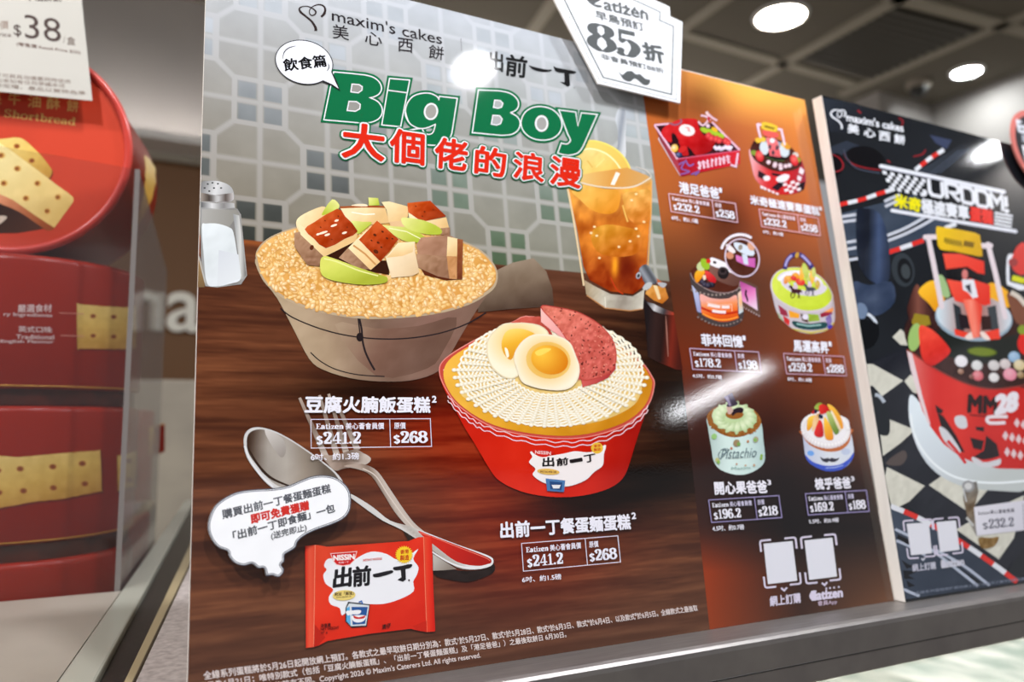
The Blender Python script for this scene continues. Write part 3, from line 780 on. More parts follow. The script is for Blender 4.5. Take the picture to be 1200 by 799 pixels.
SX = lambda y: np.interp(y, [-60, 114, 270, 430, 722, 840], [733, 754, 776, 798.5, 830, 843])     # seam between the two prints
EDG = 290.0
def backdrop(px, py, uv):
    u, v = uv[:, 0] * 1000, uv[:, 1] * 1000
    n1 = fbm(u * .06, v * .06, 3)[:, None]
    a, b = (u - 38) / 47.7, (v - 303) / 46.0
    k = np.clip((v - EDG) / 215, 0, 1)[:, None]; r = np.clip(u / 440, 0, 1)[:, None]  # k: paler print plus haze painted into the tiles towards the top
    tile = lerp(lerp((126, 118, 104), (138, 140, 128), r), (186, 191, 199), k ** 1.25) + (n1 - .45) * 16
    grout = lerp(lerp((146, 139, 130), (170, 170, 162), r), (196, 200, 208), k ** 1.1)
    dark = lerp(lerp((56, 58, 54), (80, 98, 74), np.clip((u[:, None] - 100) / 90, 0, 1)), (178, 184, 192), np.clip(k * 1.35, 0, 1) ** 1.05)
    dark = dark + (n1 - .45) * 20
    fa = (a - np.round(a)) * 47.7; fb = (b - np.round(b)) * 46.0
    line = np.minimum(np.abs(fa), np.abs(fb))
    dg = np.minimum(np.abs(((a - b + 1) % 2) - 1), np.abs(((a + b + 1) % 2) - 1)) * 47 / 1.414
    even = (np.round(a) + np.round(b)).astype(int) % 2 == 0
    ring = np.maximum(np.abs(fa), np.abs(fb))
    soft = lambda d, w, s=1.0: np.clip((w - d) / s + .5, 0, 1)
    inring = even & (ring < 19.5)
    g = np.maximum(soft(line, 1.9, 1.6), np.where(inring, 0, soft(dg, 2.0, 1.6)))
    g = np.maximum(g, np.where(inring, soft(19.0, ring, .8), 0))
    g = np.maximum(g, np.where(even & (ring > 15.2) & (ring < 19.2), 1, 0))
    c = lerp(tile, grout, g[:, None])
    sq = np.where(even, soft(np.maximum(np.abs(np.abs(fa) - 8.9), np.abs(np.abs(fb) - 8.9)), 6.2), 0)
    c = lerp(c, dark, sq[:, None])
    # the printed wooden table
    tq = np.clip((EDG - v) / EDG, 0, 1)
    grain = fbm(u * .010 + 3, v * .20 + .9 * fbm(u * .02, v * .03, 2), 4)
    fine = fbm(u * .05 + 9, v * .9, 3)
    band = .72 * grain + .28 * fine
    w0 = np.array([72, 39, 27.]); w1 = np.array([99, 56, 36.]); w2 = np.array([120, 71, 45.])
    t = np.clip((band - .30) / .36, 0, 1)[:, None]
    wood = np.where(t < .6, lerp(w0, w1, t / .6), lerp(w1, w2, (t - .6) / .4))
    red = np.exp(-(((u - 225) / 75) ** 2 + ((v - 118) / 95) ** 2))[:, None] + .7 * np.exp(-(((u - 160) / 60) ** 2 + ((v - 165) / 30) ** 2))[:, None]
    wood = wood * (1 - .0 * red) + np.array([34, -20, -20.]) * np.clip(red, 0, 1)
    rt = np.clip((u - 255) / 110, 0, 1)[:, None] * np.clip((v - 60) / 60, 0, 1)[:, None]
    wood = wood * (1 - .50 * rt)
    low_haze = np.clip((70 - v) / 70, 0, 1)[:, None]  # reflected haze painted into the wood colour along the bottom
    wood = lerp(wood, lerp(np.array([80, 52, 38.]), np.array([98, 68, 52.]), t), .8 * low_haze)
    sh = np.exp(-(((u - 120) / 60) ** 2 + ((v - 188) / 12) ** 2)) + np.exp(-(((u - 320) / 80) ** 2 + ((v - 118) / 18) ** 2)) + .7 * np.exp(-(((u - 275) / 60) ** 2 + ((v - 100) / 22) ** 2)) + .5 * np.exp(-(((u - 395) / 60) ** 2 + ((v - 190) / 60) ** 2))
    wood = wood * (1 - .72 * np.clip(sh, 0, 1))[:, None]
    lip = np.clip((v - (EDG - 5)) / 3, 0, 1)[:, None] * (u < 60)[:, None]
    wood = lerp(wood, np.array([142, 78, 42.]) + (fine[:, None] - .5) * 40, lip)
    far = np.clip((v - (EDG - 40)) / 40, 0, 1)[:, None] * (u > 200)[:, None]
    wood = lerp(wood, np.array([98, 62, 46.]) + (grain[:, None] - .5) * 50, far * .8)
    return lerp(c, wood, np.clip((EDG - v) / .8 + .5, 0, 1)[:, None])
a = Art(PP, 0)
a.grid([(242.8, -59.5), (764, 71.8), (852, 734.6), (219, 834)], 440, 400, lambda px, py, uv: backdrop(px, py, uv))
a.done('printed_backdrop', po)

def side(px, py, uv):
    x, y = px, py
    X0 = SX(y); t = np.clip((x - X0) / (922 + .179 * y - X0), 0, 1)
    ys = [80, 150, 250, 330, 420, 500, 560, 620, 670, 730]
    L = np.array([(176, 92, 52), (190, 100, 44), (168, 92, 46), (84, 46, 30), (112, 44, 24), (62, 32, 26), (44, 28, 26), (60, 32, 26), (150, 56, 24), (140, 58, 28)], float)
    M = np.array([(246, 180, 92), (176, 92, 54), (164, 82, 46), (92, 54, 40), (110, 54, 34), (58, 32, 28), (30, 23, 24), (24, 20, 22), (52, 34, 28), (60, 40, 32)], float)
    R = np.array([(252, 190, 100), (222, 136, 66), (190, 102, 54), (134, 76, 50), (150, 72, 38), (106, 56, 34), (52, 32, 28), (30, 24, 24), (78, 52, 38), (128, 82, 54)], float)
    f = lambda A: np.stack([np.interp(y, ys, A[:, i]) for i in range(3)], 1)
    tt = t[:, None]
    c = np.where(tt < .5, lerp(f(L), f(M), tt * 2), lerp(f(M), f(R), tt * 2 - 1))
    c = c + np.exp(-(((x - 880) / 62) ** 2 + ((y - 112) / 26) ** 2))[:, None] * np.array([30, 34, 10.])
    c = c - np.exp(-(((x - 822) / 30) ** 2 + ((y - 118) / 22) ** 2))[:, None] * np.array([70, 50, 26.])
    c = c - np.exp(-(((x - 850) / 30) ** 2 + ((y - 255) / 30) ** 2))[:, None] * np.array([60, 34, 16.])
    e = np.clip((t - .955) / .01, 0, 1)[:, None]
    return c * (1 - .10 * e) + 16 * e * np.array([1, .7, .6])
a = Art(PP, 1)
q = [(SX(80 - 8), 70), (942.8, 117), (1047.5, 704), (833, 737.5)]
N = 60
rows = []
for j in range(N + 1):
    v = j / N
    yl = 69.5 + (737.6 - 69.5) * v
    rows.append(((float(SX(yl)), yl), (lerp(942.8, 1047.6, v), lerp(117.2, 704, v))))
V = []; F = []
for j, (l, r) in enumerate(rows):
    for i in range(25):
        V.append((lerp(l[0], r[0], i / 24), lerp(l[1], r[1], i / 24)))
for j in range(N):
    for i in range(24):
        F.append((j * 25 + i, (j + 1) * 25 + i, (j + 1) * 25 + i + 1, j * 25 + i + 1))
a.raw(V, F, lambda x, y: side(x, y, None)); a.done('printed_side_panel', po)

INK = (44, 40, 44)
# ---- shop logo
def heart(a, c, w=1.0):
    for pth, ww in [([(560, 146), (558, 128), (540, 100), (512, 76), (490, 58), (483, 42), (495, 32), (520, 30), (545, 40), (560, 55), (556, 68), (542, 73), (531, 64), (532, 46), (548, 30), (572, 22), (594, 27), (604, 42), (600, 64), (585, 80)], [14, 12, 9, 9, 11, 8, 5, 4, 6, 8, 7, 6, 5, 4, 5, 6, 7, 9, 12, 10])]:
        a.s(sm(pth, False, 4), [x * w for x in ww], c)
LG = lambda a, col, col2, b: [a.t("maxim's cakes", (636, 97), (1152, 209), (635, 42), col, b, nb=6)] + [a.t(ch, p, q, r, col2, b * .9, nb=6) for ch, p, q, r in
     [('美', (640, 180), (716, 190), (636, 112)), ('心', (790, 207), (870, 218), (790, 146)), ('西', (944, 240), (1014, 249), (946, 176)), ('餅', (1088, 272), (1158, 284), (1092, 208))]]
a = Art(PP, 2).at(230, 0, 4); heart(a, (54, 44, 44)); LG(a, INK, INK, .004)
a.s([(1240, 180), (1243, 240)], 3, (150, 150, 156)); a.done('printed_shop_logo', po)
a = Art(PP, 2).at(500, 0, 4)
BL = (34, 34, 36)
a.t('出', (290, 325), (356, 336), (294, 238), BL, .03); a.t('前', (368, 352), (464, 366), (376, 254), BL, .028)
a.p(sm([(478, 306), (496, 312), (560, 326), (584, 326), (580, 334), (545, 338), (500, 328)]), BL)
a.p(sm([(594, 310), (612, 318), (694, 334), (690, 346), (650, 344), (606, 336)]), BL)
a.p([(644, 340), (668, 344), (672, 402), (660, 408), (640, 394), (624, 384), (646, 386)], BL)
a.e(692, 412, 4, 4, (150, 150, 154)); a.done('printed_noodle_logo', po)

# ---- headline
GR = (20, 106, 66); WH = (226, 230, 234)
a = Art(PP, 3); letters = []
k1 = (370, 75, 6.947); k2 = (530, 90, 5.917)
a.at(*k1)
B1 = [(145, 65), (270, 76), (400, 90)] + sm([(400, 90), (470, 110), (518, 150), (535, 200), (515, 245), (470, 270)], False, 4)[1:] + [(440, 275)] + sm([(440, 275), (500, 303), (535, 348), (540, 400), (510, 448), (450, 475), (380, 482)], False, 4)[1:] + [(65, 455)]
I1 = [(600, 118), (765, 132), (690, 512), (537, 497)]
G1 = [(1005, 264), (1152, 280), (1108, 560)] + sm([(1108, 560), (1080, 625), (1020, 655), (940, 662), (860, 650)], False, 4)[1:] + [(715, 545), (800, 532)] + sm([(830, 524), (770, 490), (735, 435), (728, 385), (745, 320), (790, 265), (860, 240), (930, 240), (985, 265), (1003, 292)], False, 4)
B2 = [(180, 92), (330, 98)] + sm([(330, 98), (400, 115), (445, 150), (460, 190), (445, 228), (405, 250)], False, 4)[1:] + sm([(405, 250), (450, 278), (470, 320), (455, 370), (410, 400), (340, 407)], False, 4)[1:] + [(138, 388)]
O2 = sm([(475, 320), (498, 255), (550, 216), (618, 207), (690, 226), (742, 275), (760, 335), (740, 392), (690, 430), (618, 440), (548, 424), (495, 380)], n=4)
Y2 = [(738, 230), (855, 245), (870, 340), (895, 250), (1005, 262), (905, 485)] + sm([(905, 485), (870, 528), (800, 545), (730, 530)], False, 4)[1:] + [(755, 460)] + sm([(755, 460), (795, 466), (818, 440), (800, 400)], False, 4)[1:]
for kk, polys in ((k1, (B1, I1, G1)), (k2, (B2, O2, Y2))):
    a.at(*kk); s = kk[2]
    for q in polys: a.s(q, 6.2 * s, GR, True)
    for q in polys: a.p(q, GR)
    for q in polys: a.s(q, 1.35 * s, WH, True)
GREY = (158, 158, 158)
a.at(*k1); w = 1.3 * k1[2]
a.s([(583, 214), (664, 225), (745, 236)], w, WH); a.s([(715, 545), (790, 535), (860, 525)], w, WH)
a.s(sm([(728, 385), (760, 478), (830, 522), (900, 522), (976, 490)], False), w, WH); a.s(sm([(868, 532), (882, 560), (918, 574), (953, 558), (974, 495)], False), w, WH)
a.e(922, 538, 26, 12, GREY, -10)
for q in ([(295, 165), (352, 169), (378, 186), (375, 215), (345, 236), (285, 228)], [(270, 305), (332, 308), (362, 330), (358, 366), (322, 386), (255, 380)]):
    a.p(q, (146, 144, 140)); a.s(q, w, WH, True)
a.e(937, 388, 58, 70, WH, 8); a.e(937, 388, 44, 56, (158, 154, 150), 8)
a.at(*k2); w = 1.3 * k2[2]
for q in ([(293, 163), (332, 166), (350, 186), (340, 212), (315, 219), (285, 213)], [(281, 268), (326, 271), (345, 293), (335, 325), (308, 336), (270, 329)]):
    a.p(q, (168, 170, 172)); a.s(q, w, WH, True)
a.e(618, 325, 47, 57, WH); a.e(618, 325, 34, 44, (160, 158, 156)); HL = a.done('printed_headline', po)
a = Art(PP, 5); RED = (212, 42, 24)
CH = [('大', (401, 184), (449, 189), (403, 143.5)), ('個', (457, 189), (496, 194), (458, 151)), ('佬', (509, 196), (546, 201), (511, 161)), ('的', (556, 203), (591, 208), (558, 171)), ('浪', (601, 209), (636, 214), (603, 177)), ('漫', (644, 216), (679, 221), (646, 183))]
for b, c, nb in ((.105, (22, 108, 70), 16), (.07, (228, 232, 236), 14), (.028, RED, 10)):
    for ch in CH: a.t(*ch, c, b, nb=nb)
a.done('printed_subtitle', po)

# ---- small speech bubble by the headline
a = Art(PP, 7).at(230, 0, 4)
bub = ell(505, 293, 134, 99, 14, 60)
tail = [(592, 382), (630, 396), (668, 420), (655, 385), (632, 338)]
a.p(ell(505, 293, 138, 103, 14, 60), (40, 40, 44)); a.s(tail, 9, (40, 40, 44)); a.p(bub, (232, 234, 244)); a.p([(585, 372), (600, 380), (634, 395), (667, 417), (652, 386), (630, 336), (600, 330)], (232, 234, 244))
a.t('飲食篇', (414, 336), (612, 312), (404, 280), (20, 20, 24), .03)
a.s(sm([(404, 278), (412, 246), (434, 226), (466, 217)], False), [2, 5, 5, 2], (60, 60, 66)); a.s(sm([(612, 335), (621, 318), (618, 298)], False), [2, 5, 2], (60, 60, 66)); a.done('printed_bubble', po)

# ---- salt shaker
a = Art(PP, 2).at(225, 190, 5.436)
a.p([(50, 250), (160, 262), (290, 298), (312, 335), (350, 722), (312, 778), (160, 798), (85, 790), (60, 700)], G3([(150, 150, 150), (176, 176, 174), (120, 118, 116), (170, 168, 166)], (60, 500), (350, 500)))
a.p([(64, 300), (285, 305), (300, 330), (230, 420), (120, 388), (62, 395)], G((170, 168, 165), (140, 138, 132), (60, 300), (300, 330)))
a.p(sm([(62, 410), (90, 392), (160, 392), (235, 415), (264, 450), (290, 600), (312, 740), (240, 775), (160, 790), (95, 772), (75, 600)], n=4), noisy(G3([(226, 232, 236), (212, 218, 222), (226, 230, 236)], (60, 400), (300, 780)), .02, .02, 10))
a.p([(170, 560), (300, 590), (312, 740), (160, 790)], G((206, 210, 218), (222, 226, 230), (160, 560), (310, 760)))
a.p([(262, 330), (300, 340), (346, 722), (316, 748)], G3([(150, 152, 154), (206, 206, 204), (110, 106, 104)], (270, 500), (345, 500)))
a.p([(58, 255), (150, 262), (240, 258), (268, 262), (272, 290), (170, 300), (58, 288)], G3([(96, 96, 98), (216, 216, 218), (130, 128, 128), (190, 190, 192)], (58, 270), (270, 270)))
a.p(sm([(56, 210), (60, 130), (100, 120), (170, 122), (232, 145), (262, 182), (266, 235), (230, 255), (150, 258), (60, 250)], n=4), G3([(130, 130, 132), (214, 214, 216), (170, 170, 172)], (70, 130), (240, 180)))
a.p([(57, 195), (150, 210), (262, 195), (266, 238), (230, 254), (150, 258), (57, 250)], G3([(150, 140, 132), (70, 62, 58), (206, 206, 208), (90, 80, 76), (200, 196, 196)], (60, 220), (266, 220)))
for x, y in [(100, 140), (130, 132), (165, 138), (80, 165), (140, 165), (185, 165), (110, 185)]: a.e(x, y, 7, 5, (60, 60, 62))
a.p([(42, 600), (60, 640), (82, 760), (80, 797), (36, 797)], G((160, 130, 90), (120, 96, 66), (40, 620), (80, 790)))
a.s([(44, 600), (64, 690), (84, 770)], 7, (190, 190, 188)); a.done('printed_salt_shaker', po)

# ---- rice bowl cake
a = Art(PP, 4).at(290, 220, 3.861)
def P(*pts): return [((x - 290) * 3.861, (y - 220) * 3.861) for x, y in pts]
a.p(P((560, 330), (575, 320), (600, 308), (625, 302.5), (640, 318), (647, 338), (649, 359), (600, 362), (560, 366)), noisy(G3([(146, 128, 110), (120, 101, 84), (76, 58, 48)], ((600 - 290) * 3.861, (305 - 220) * 3.861), ((612 - 290) * 3.861, (362 - 220) * 3.861)), .02, .02, 12), 14)
body = sm(P((299, 303), (306, 325), (325, 350), (345, 388), (362, 420), (378, 433), (410, 443), (445, 447), (480, 446), (508, 438), (522, 424), (545, 385), (562, 358), (576, 338), (581, 324), (560, 318), (440, 330), (320, 316)), n=3)
a.p(body, noisy(G3([(186, 164, 136), (170, 146, 120), (122, 96, 82), (134, 100, 88), (120, 94, 80)], (100, 640), (1080, 500)), .012, .02, 14), 24)
a.p(sm(P((392, 380), (440, 385), (490, 382), (535, 372), (520, 410), (500, 432), (440, 440)), n=3), noisy(G3([(166, 142, 118), (124, 92, 78), (108, 80, 68)], (420, 640), (760, 820)), .012, .02, 12), 24)
for pth, w in [([(148, 545), (200, 585), (300, 628), (400, 658), (500, 676), (600, 684), (700, 683), (800, 672), (900, 650), (1000, 612), (1078, 565)], 6), ([(505, 588), (516, 640), (520, 690), (532, 740), (552, 785), (575, 825)], 9), ([(500, 590), (505, 630), (512, 690)], 6), ([(285, 745), (330, 785), (400, 822), (500, 846), (620, 854)], 5)]:
    a.s(sm(pth, False), w, (44, 36, 38))
a.e(508, 676, 16, 20, (38, 30, 32)); a.e(530, 588, 34, 7, (60, 50, 46))
rim = sm([(38, 325), (44, 280), (80, 238), (140, 205), (230, 175), (400, 148), (700, 140), (960, 236), (1060, 285), (1118, 350), (1132, 400), (1120, 448), (1080, 485), (1000, 530), (850, 572), (650, 592), (480, 590), (300, 556), (160, 500), (70, 420)], n=4)
a.p(rim, (186, 164, 136))
rice = sm([(44, 318), (52, 280), (84, 244), (140, 212), (230, 182), (400, 155), (700, 146), (960, 244), (1056, 292), (1112, 355), (1124, 400), (1112, 440), (1075, 472), (1000, 518), (850, 561), (650, 581), (480, 578), (300, 544), (165, 490), (76, 412)], n=4)
a.p(rice, noisy(G3([(232, 178, 104), (224, 164, 84), (214, 150, 72)], (500, 160), (560, 580)), .02, .02, 30), 22)
rr = random.Random(3); A = np.array(rice)
def inside(x, y, A):
    c = False
    for i in range(len(A)):
        x1, y1 = A[i]; x2, y2 = A[i - 1]
        if (y1 > y) != (y2 > y) and x < (x2 - x1) * (y - y1) / (y2 - y1) + x1: c = not c
    return c
it = []
while len(it) < 1700:
    x, y = rr.uniform(44, 1124), rr.uniform(170, 580)
    if not inside(x, y, A * .985 + np.array([585, 370]) * .015): continue
    s = .62 + .5 * (y - 170) / 410
    g = rr.random(); c0 = lerp((250, 214, 146), (255, 242, 206), g); c1 = lerp((214, 148, 66), (240, 190, 116), rr.random())
    it.append((x, y, rr.uniform(14, 21) * s, rr.uniform(7.5, 10.5) * s, rr.uniform(0, 180), c0, c1))
it.sort(key=lambda q: q[1])
a.grains(it); RB = a.done('printed_rice_bowl', po)

a = Art(PP, 9).at(290, 220, 3.861)
TOP = lambda p, q: noisy(G3([(206, 92, 40), (176, 62, 22), (150, 52, 20)], p, q), .05, .05, 26)
CRM = lambda p, q: noisy(G((248, 226, 180), (228, 188, 130), p, q), .03, .03, 12)
MEAT = lambda p, q: noisy(G((178, 138, 108), (140, 100, 76), p, q), .08, .08, 30)
GRN = lambda p, q: noisy(G((226, 226, 140), (176, 188, 60), p, q), .02, .03, 10)
a.p([(350, 310), (470, 225), (560, 330), (640, 330), (640, 395), (560, 380), (420, 330), (390, 325)], (54, 26, 16))
a.p([(780, 360), (900, 400), (968, 415), (900, 420), (800, 395)], (92, 40, 22))
a.p(sm([(219, 160), (238, 130), (300, 98), (348, 86), (356, 120), (300, 165), (262, 200), (232, 200)], n=3), CRM((240, 130), (340, 190)))
a.p(sm([(335, 122), (382, 54), (415, 80), (402, 104), (365, 118)], n=3), GRN((390, 60), (350, 120)))
a.p([(418, 92), (620, 84), (642, 160), (560, 168), (470, 158), (440, 130)], CRM((500, 90), (560, 165)), 14); a.s([(418, 90), (520, 86), (622, 88)], 9, (160, 80, 40)); a.s([(470, 112), (530, 122), (575, 120)], 5, (252, 244, 226))
a.p(sm([(468, 82), (500, 74), (536, 76), (538, 86)], n=3), (236, 222, 190))
a.p([(546, 45), (590, 48), (597, 80), (548, 82)], GRN((550, 45), (595, 82)))
a.p([(605, 66), (640, 63), (726, 86), (726, 132), (690, 155), (638, 155), (628, 100)], CRM((620, 66), (700, 150)), 14)
a.p([(640, 155), (720, 150), (730, 178), (650, 184)], (226, 186, 140))
a.p([(724, 92), (790, 155), (898, 134), (914, 195), (870, 205), (800, 180), (730, 135)], CRM((780, 120), (880, 190)), 14); a.p([(870, 185), (915, 180), (916, 216), (872, 214)], MEAT((870, 185), (915, 216)))
a.p([(722, 70), (826, 60), (898, 130), (790, 156), (726, 112)], TOP((760, 62), (840, 150)), 12)
a.p(sm([(470, 152), (520, 155), (562, 158), (530, 190), (495, 212), (480, 180)], n=3), GRN((480, 150), (520, 205)))
a.p(sm([(606, 172), (660, 176), (745, 186), (822, 242), (800, 250), (720, 245), (660, 215)], n=3), GRN((640, 175), (760, 250))); a.s([(640, 184), (720, 200), (790, 236)], 4, (238, 240, 190))
a.p(sm([(695, 140), (720, 136), (800, 150), (868, 182), (874, 210), (815, 212), (740, 195), (702, 168)], n=3), GRN((720, 136), (820, 212)))
a.p([(764, 258), (784, 226), (906, 215), (950, 232), (906, 312), (770, 312)], noisy(G((182, 136, 110), (158, 116, 92), (780, 220), (900, 310)), .05, .05, 20), 14)
a.p([(762, 300), (906, 312), (912, 412), (860, 402), (770, 362)], MEAT((770, 300), (900, 410)), 14)
a.p([(904, 222), (952, 232), (946, 312), (900, 310)], CRM((904, 222), (946, 310)), 14); a.p([(900, 310), (946, 312), (948, 415), (912, 412)], noisy((196, 140, 90), .06, .06, 30), 14)
a.p([(948, 232), (974, 236), (971, 416), (946, 414)], noisy(G((150, 84, 50), (110, 56, 34), (960, 232), (960, 416)), .06, .06, 20), 12)
a.p([(680, 250), (756, 245), (757, 290), (776, 384), (745, 400), (650, 408), (624, 318)], noisy(G((244, 224, 190), (222, 190, 148), (640, 300), (770, 400)), .02, .02, 8), 16)
a.p([(645, 300), (684, 250), (756, 245), (746, 292), (700, 310), (626, 318)], CRM((690, 248), (700, 316)), 14)
# near blocks
a.p([(212, 205), (236, 200), (345, 308), (326, 356), (270, 350), (212, 268)], MEAT((215, 210), (330, 350)), 12)
a.p([(224, 160), (262, 186), (354, 272), (498, 205), (490, 242), (346, 314), (240, 214)], CRM((240, 190), (400, 300)), 14); a.e(290, 272, 9, 12, (90, 40, 24), 20)
a.p(sm([(258, 190), (300, 158), (405, 96), (440, 130), (498, 198), (440, 232), (354, 275), (300, 232)], n=2), TOP((300, 130), (420, 260)), 12)
for x, y, l in [(340, 205, 46), (390, 172, 30), (360, 214, 26), (438, 205, 24), (402, 150, 20), (318, 212, 16)]: a.e(x, y, l * .5, 5, (252, 226, 200), -18)
a.p([(412, 318), (455, 272), (545, 345), (560, 372), (500, 366)], MEAT((420, 300), (540, 370)), 12)
a.p([(454, 274), (500, 228), (590, 150), (600, 170), (520, 246), (604, 332), (556, 374)], CRM((480, 240), (570, 370)), 12); a.s([(478, 262), (530, 300), (580, 350)], 8, (206, 146, 86))
a.p([(503, 236), (585, 150), (632, 190), (682, 234), (640, 290), (600, 336), (545, 280)], TOP((560, 170), (620, 320)), 12)
for x, y, r in [(575, 215, 8), (610, 200, 6), (590, 250, 7), (630, 230, 6), (560, 240, 5), (580, 290, 12), (655, 232, 5), (604, 270, 5)]: a.e(x, y, r, r * .7, (90, 36, 18), 30)
for x, y, r in [(350, 150, 4), (330, 180, 4), (380, 235, 4), (450, 180, 4), (410, 130, 4), (760, 85, 4), (800, 110, 5), (840, 100, 4), (790, 130, 4)]: a.e(x, y, r, r * .7, (120, 44, 18), 30)
a.p(sm([(328, 335), (346, 311), (392, 322), (500, 362), (600, 395), (632, 408), (618, 432), (520, 440), (400, 424), (336, 396)], n=4), noisy(G3([(216, 218, 104), (196, 204, 84), (168, 176, 56)], (420, 320), (470, 440)), .02, .03, 8), 16)
a.s(sm([(345, 322), (400, 335), (500, 375), (590, 400)], False), 6, (228, 230, 150)); a.done('printed_tofu_topping', RB)

# ---- iced tea
a = Art(PP, 2).at(600, 130, 4.9917)
a.p(sm([(618, -6), (640, -12), (662, 0), (668, 60), (664, 150), (664, 270), (622, 260), (618, 120), (604, 50)], n=3), G3([(196, 200, 206), (140, 146, 156), (206, 208, 212)], (604, 100), (668, 110)), 12)
lem = sm([(340, 270), (370, 215), (420, 182), (470, 175), (540, 190), (610, 228), (660, 280), (692, 345), (690, 400), (500, 430), (360, 400)], n=4)
a.p(lem, G((236, 208, 110), (226, 186, 88), (400, 180), (600, 420)), 22); a.s(lem, 10, (240, 216, 110), True)
a.p(sm([(345, 300), (375, 245), (430, 222), (480, 222), (545, 245), (600, 290), (640, 350), (600, 400), (420, 410)], n=4), noisy(G((238, 214, 140), (228, 184, 84), (420, 230), (540, 410)), .03, .02, 22), 20)
a.s(sm([(380, 250), (430, 224), (480, 224), (545, 247), (600, 292), (640, 350)], False), 9, (246, 234, 176)); a.s(sm([(470, 330), (440, 290)], False, 2), 8, (220, 176, 90)); a.s(sm([(490, 330), (540, 280)], False, 2), 5, (244, 220, 140))
a.at(660, 120, 3.0714)
gl = sm([(14, 310), (22, 265), (60, 290), (150, 308), (250, 306), (318, 268), (318, 340), (312, 440), (306, 560), (300, 690), (280, 745), (150, 740), (80, 690), (66, 600), (44, 460)], n=3)
a.p([(60, 262), (120, 250), (230, 235), (300, 262), (318, 275), (312, 300), (250, 308), (150, 308), (70, 292)], G3([(228, 190, 120), (214, 150, 72), (206, 160, 100)], (60, 270), (310, 280)), 14)
tea = [(16, 306), (60, 292), (150, 310), (250, 308), (316, 285), (318, 350), (308, 470), (300, 590), (292, 660), (250, 690), (170, 680), (96, 640), (72, 590), (52, 470)]
def teac(x, y):
    c = lerp(np.array([214, 150, 70.]), np.array([198, 108, 34.]), np.clip((y - 290) / 150, 0, 1)[:, None])
    c = lerp(c, np.array([150, 54, 16.]), np.clip((y - 520) / 110, 0, 1)[:, None])
    n = fbm(x * .03, y * .022, 4)[:, None] - .46
    c = c + n * np.array([120, 110, 50.])
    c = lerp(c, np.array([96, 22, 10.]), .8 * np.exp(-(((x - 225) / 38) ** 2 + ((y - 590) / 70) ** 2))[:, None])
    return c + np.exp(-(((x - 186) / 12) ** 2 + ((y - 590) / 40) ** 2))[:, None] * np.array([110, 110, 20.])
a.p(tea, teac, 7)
a.p(sm([(30, 320), (60, 296), (150, 312), (196, 316), (205, 350), (190, 392), (150, 402), (100, 386), (60, 350)], n=3), noisy(G((238, 186, 92), (220, 140, 40), (80, 300), (150, 400)), .04, .03, 20), 12)
a.p(sm([(215, 330), (260, 320), (314, 318), (314, 420), (280, 440), (240, 425), (222, 380)], n=3), noisy(G((228, 170, 84), (208, 122, 44), (240, 320), (280, 430)), .05, .04, 40), 10)
a.p(sm([(100, 470), (150, 440), (230, 450), (280, 470), (270, 540), (190, 556), (120, 535)], n=3), noisy(G((216, 150, 50), (190, 100, 26), (150, 445), (200, 550)), .05, .04, 36), 10)
a.p([(190, 250), (204, 256), (184, 298), (170, 296)], (250, 240, 222))
for pth, w, c in [([(22, 268), (60, 288), (150, 306), (250, 304), (316, 270)], 5, (222, 208, 186)), ([(318, 268), (300, 246), (260, 232)], 3, (214, 206, 196)), ([(16, 312), (40, 440), (62, 580), (74, 660)], 7, (226, 200, 160)), ([(318, 280), (316, 400), (306, 560), (300, 690)], 4, (226, 170, 100)), ([(214, 370), (222, 400), (232, 430)], 6, (230, 180, 90)), ([(170, 630), (190, 670), (215, 690)], 4, (196, 60, 26))]: a.s(sm(pth, False), w, c)
a.p([(76, 640), (110, 660), (170, 690), (250, 698), (292, 672), (286, 744), (240, 750), (150, 738), (82, 690)], noisy(G3([(170, 150, 122), (196, 188, 172), (150, 140, 128), (206, 200, 186)], (80, 690), (285, 720)), .05, .05, 26), 9)
a.s([(150, 700), (152, 738)], 4, (220, 214, 200)); a.s([(84, 694), (150, 740), (240, 750), (284, 744)], 4, (190, 130, 80))
for x, y in [(112, 448), (120, 480), (100, 470), (262, 455), (270, 482), (240, 500), (130, 560), (200, 520), (290, 430), (246, 352), (262, 330)]: a.e(x, y, 5, 4, (246, 214, 160))
a.done('printed_iced_tea', po)
# ---- sauce bottle at the seam
a = Art(PP, 3).at(740, 290, 5)
a.p([(66, 285), (100, 330), (160, 375), (248, 388), (262, 480), (282, 600), (300, 720), (260, 715), (200, 690), (140, 665), (96, 640), (86, 500)], G3([(30, 24, 26), (52, 34, 32), (40, 24, 22), (120, 40, 28), (70, 26, 20)], (80, 500), (290, 520)), 14)
a.p([(84, 318), (130, 330), (190, 360), (246, 380), (248, 396), (190, 392), (130, 372)], G3([(60, 60, 66), (206, 204, 206), (60, 56, 60), (180, 60, 40)], (84, 330), (248, 390)), 9)
a.s(sm([(200, 400), (206, 500), (214, 640)], False), [3, 10, 4], (150, 100, 88))
a.p([(120, 220), (196, 232), (216, 296), (180, 330), (130, 310), (80, 270)], noisy(G((214, 150, 70), (190, 110, 40), (130, 220), (190, 320)), .04, .04, 26), 10)
a.p([(126, 220), (150, 224), (172, 300), (156, 306)], (232, 206, 160)); a.p([(130, 172), (160, 190), (192, 214), (180, 228), (130, 200)], (196, 96, 46))
a.p(sm([(44, 130), (70, 102), (100, 108), (142, 176), (150, 206), (120, 214), (78, 208), (60, 170)], n=3), G3([(60, 62, 68), (150, 154, 164), (70, 72, 78), (190, 194, 200)], (50, 180), (130, 130)), 9)
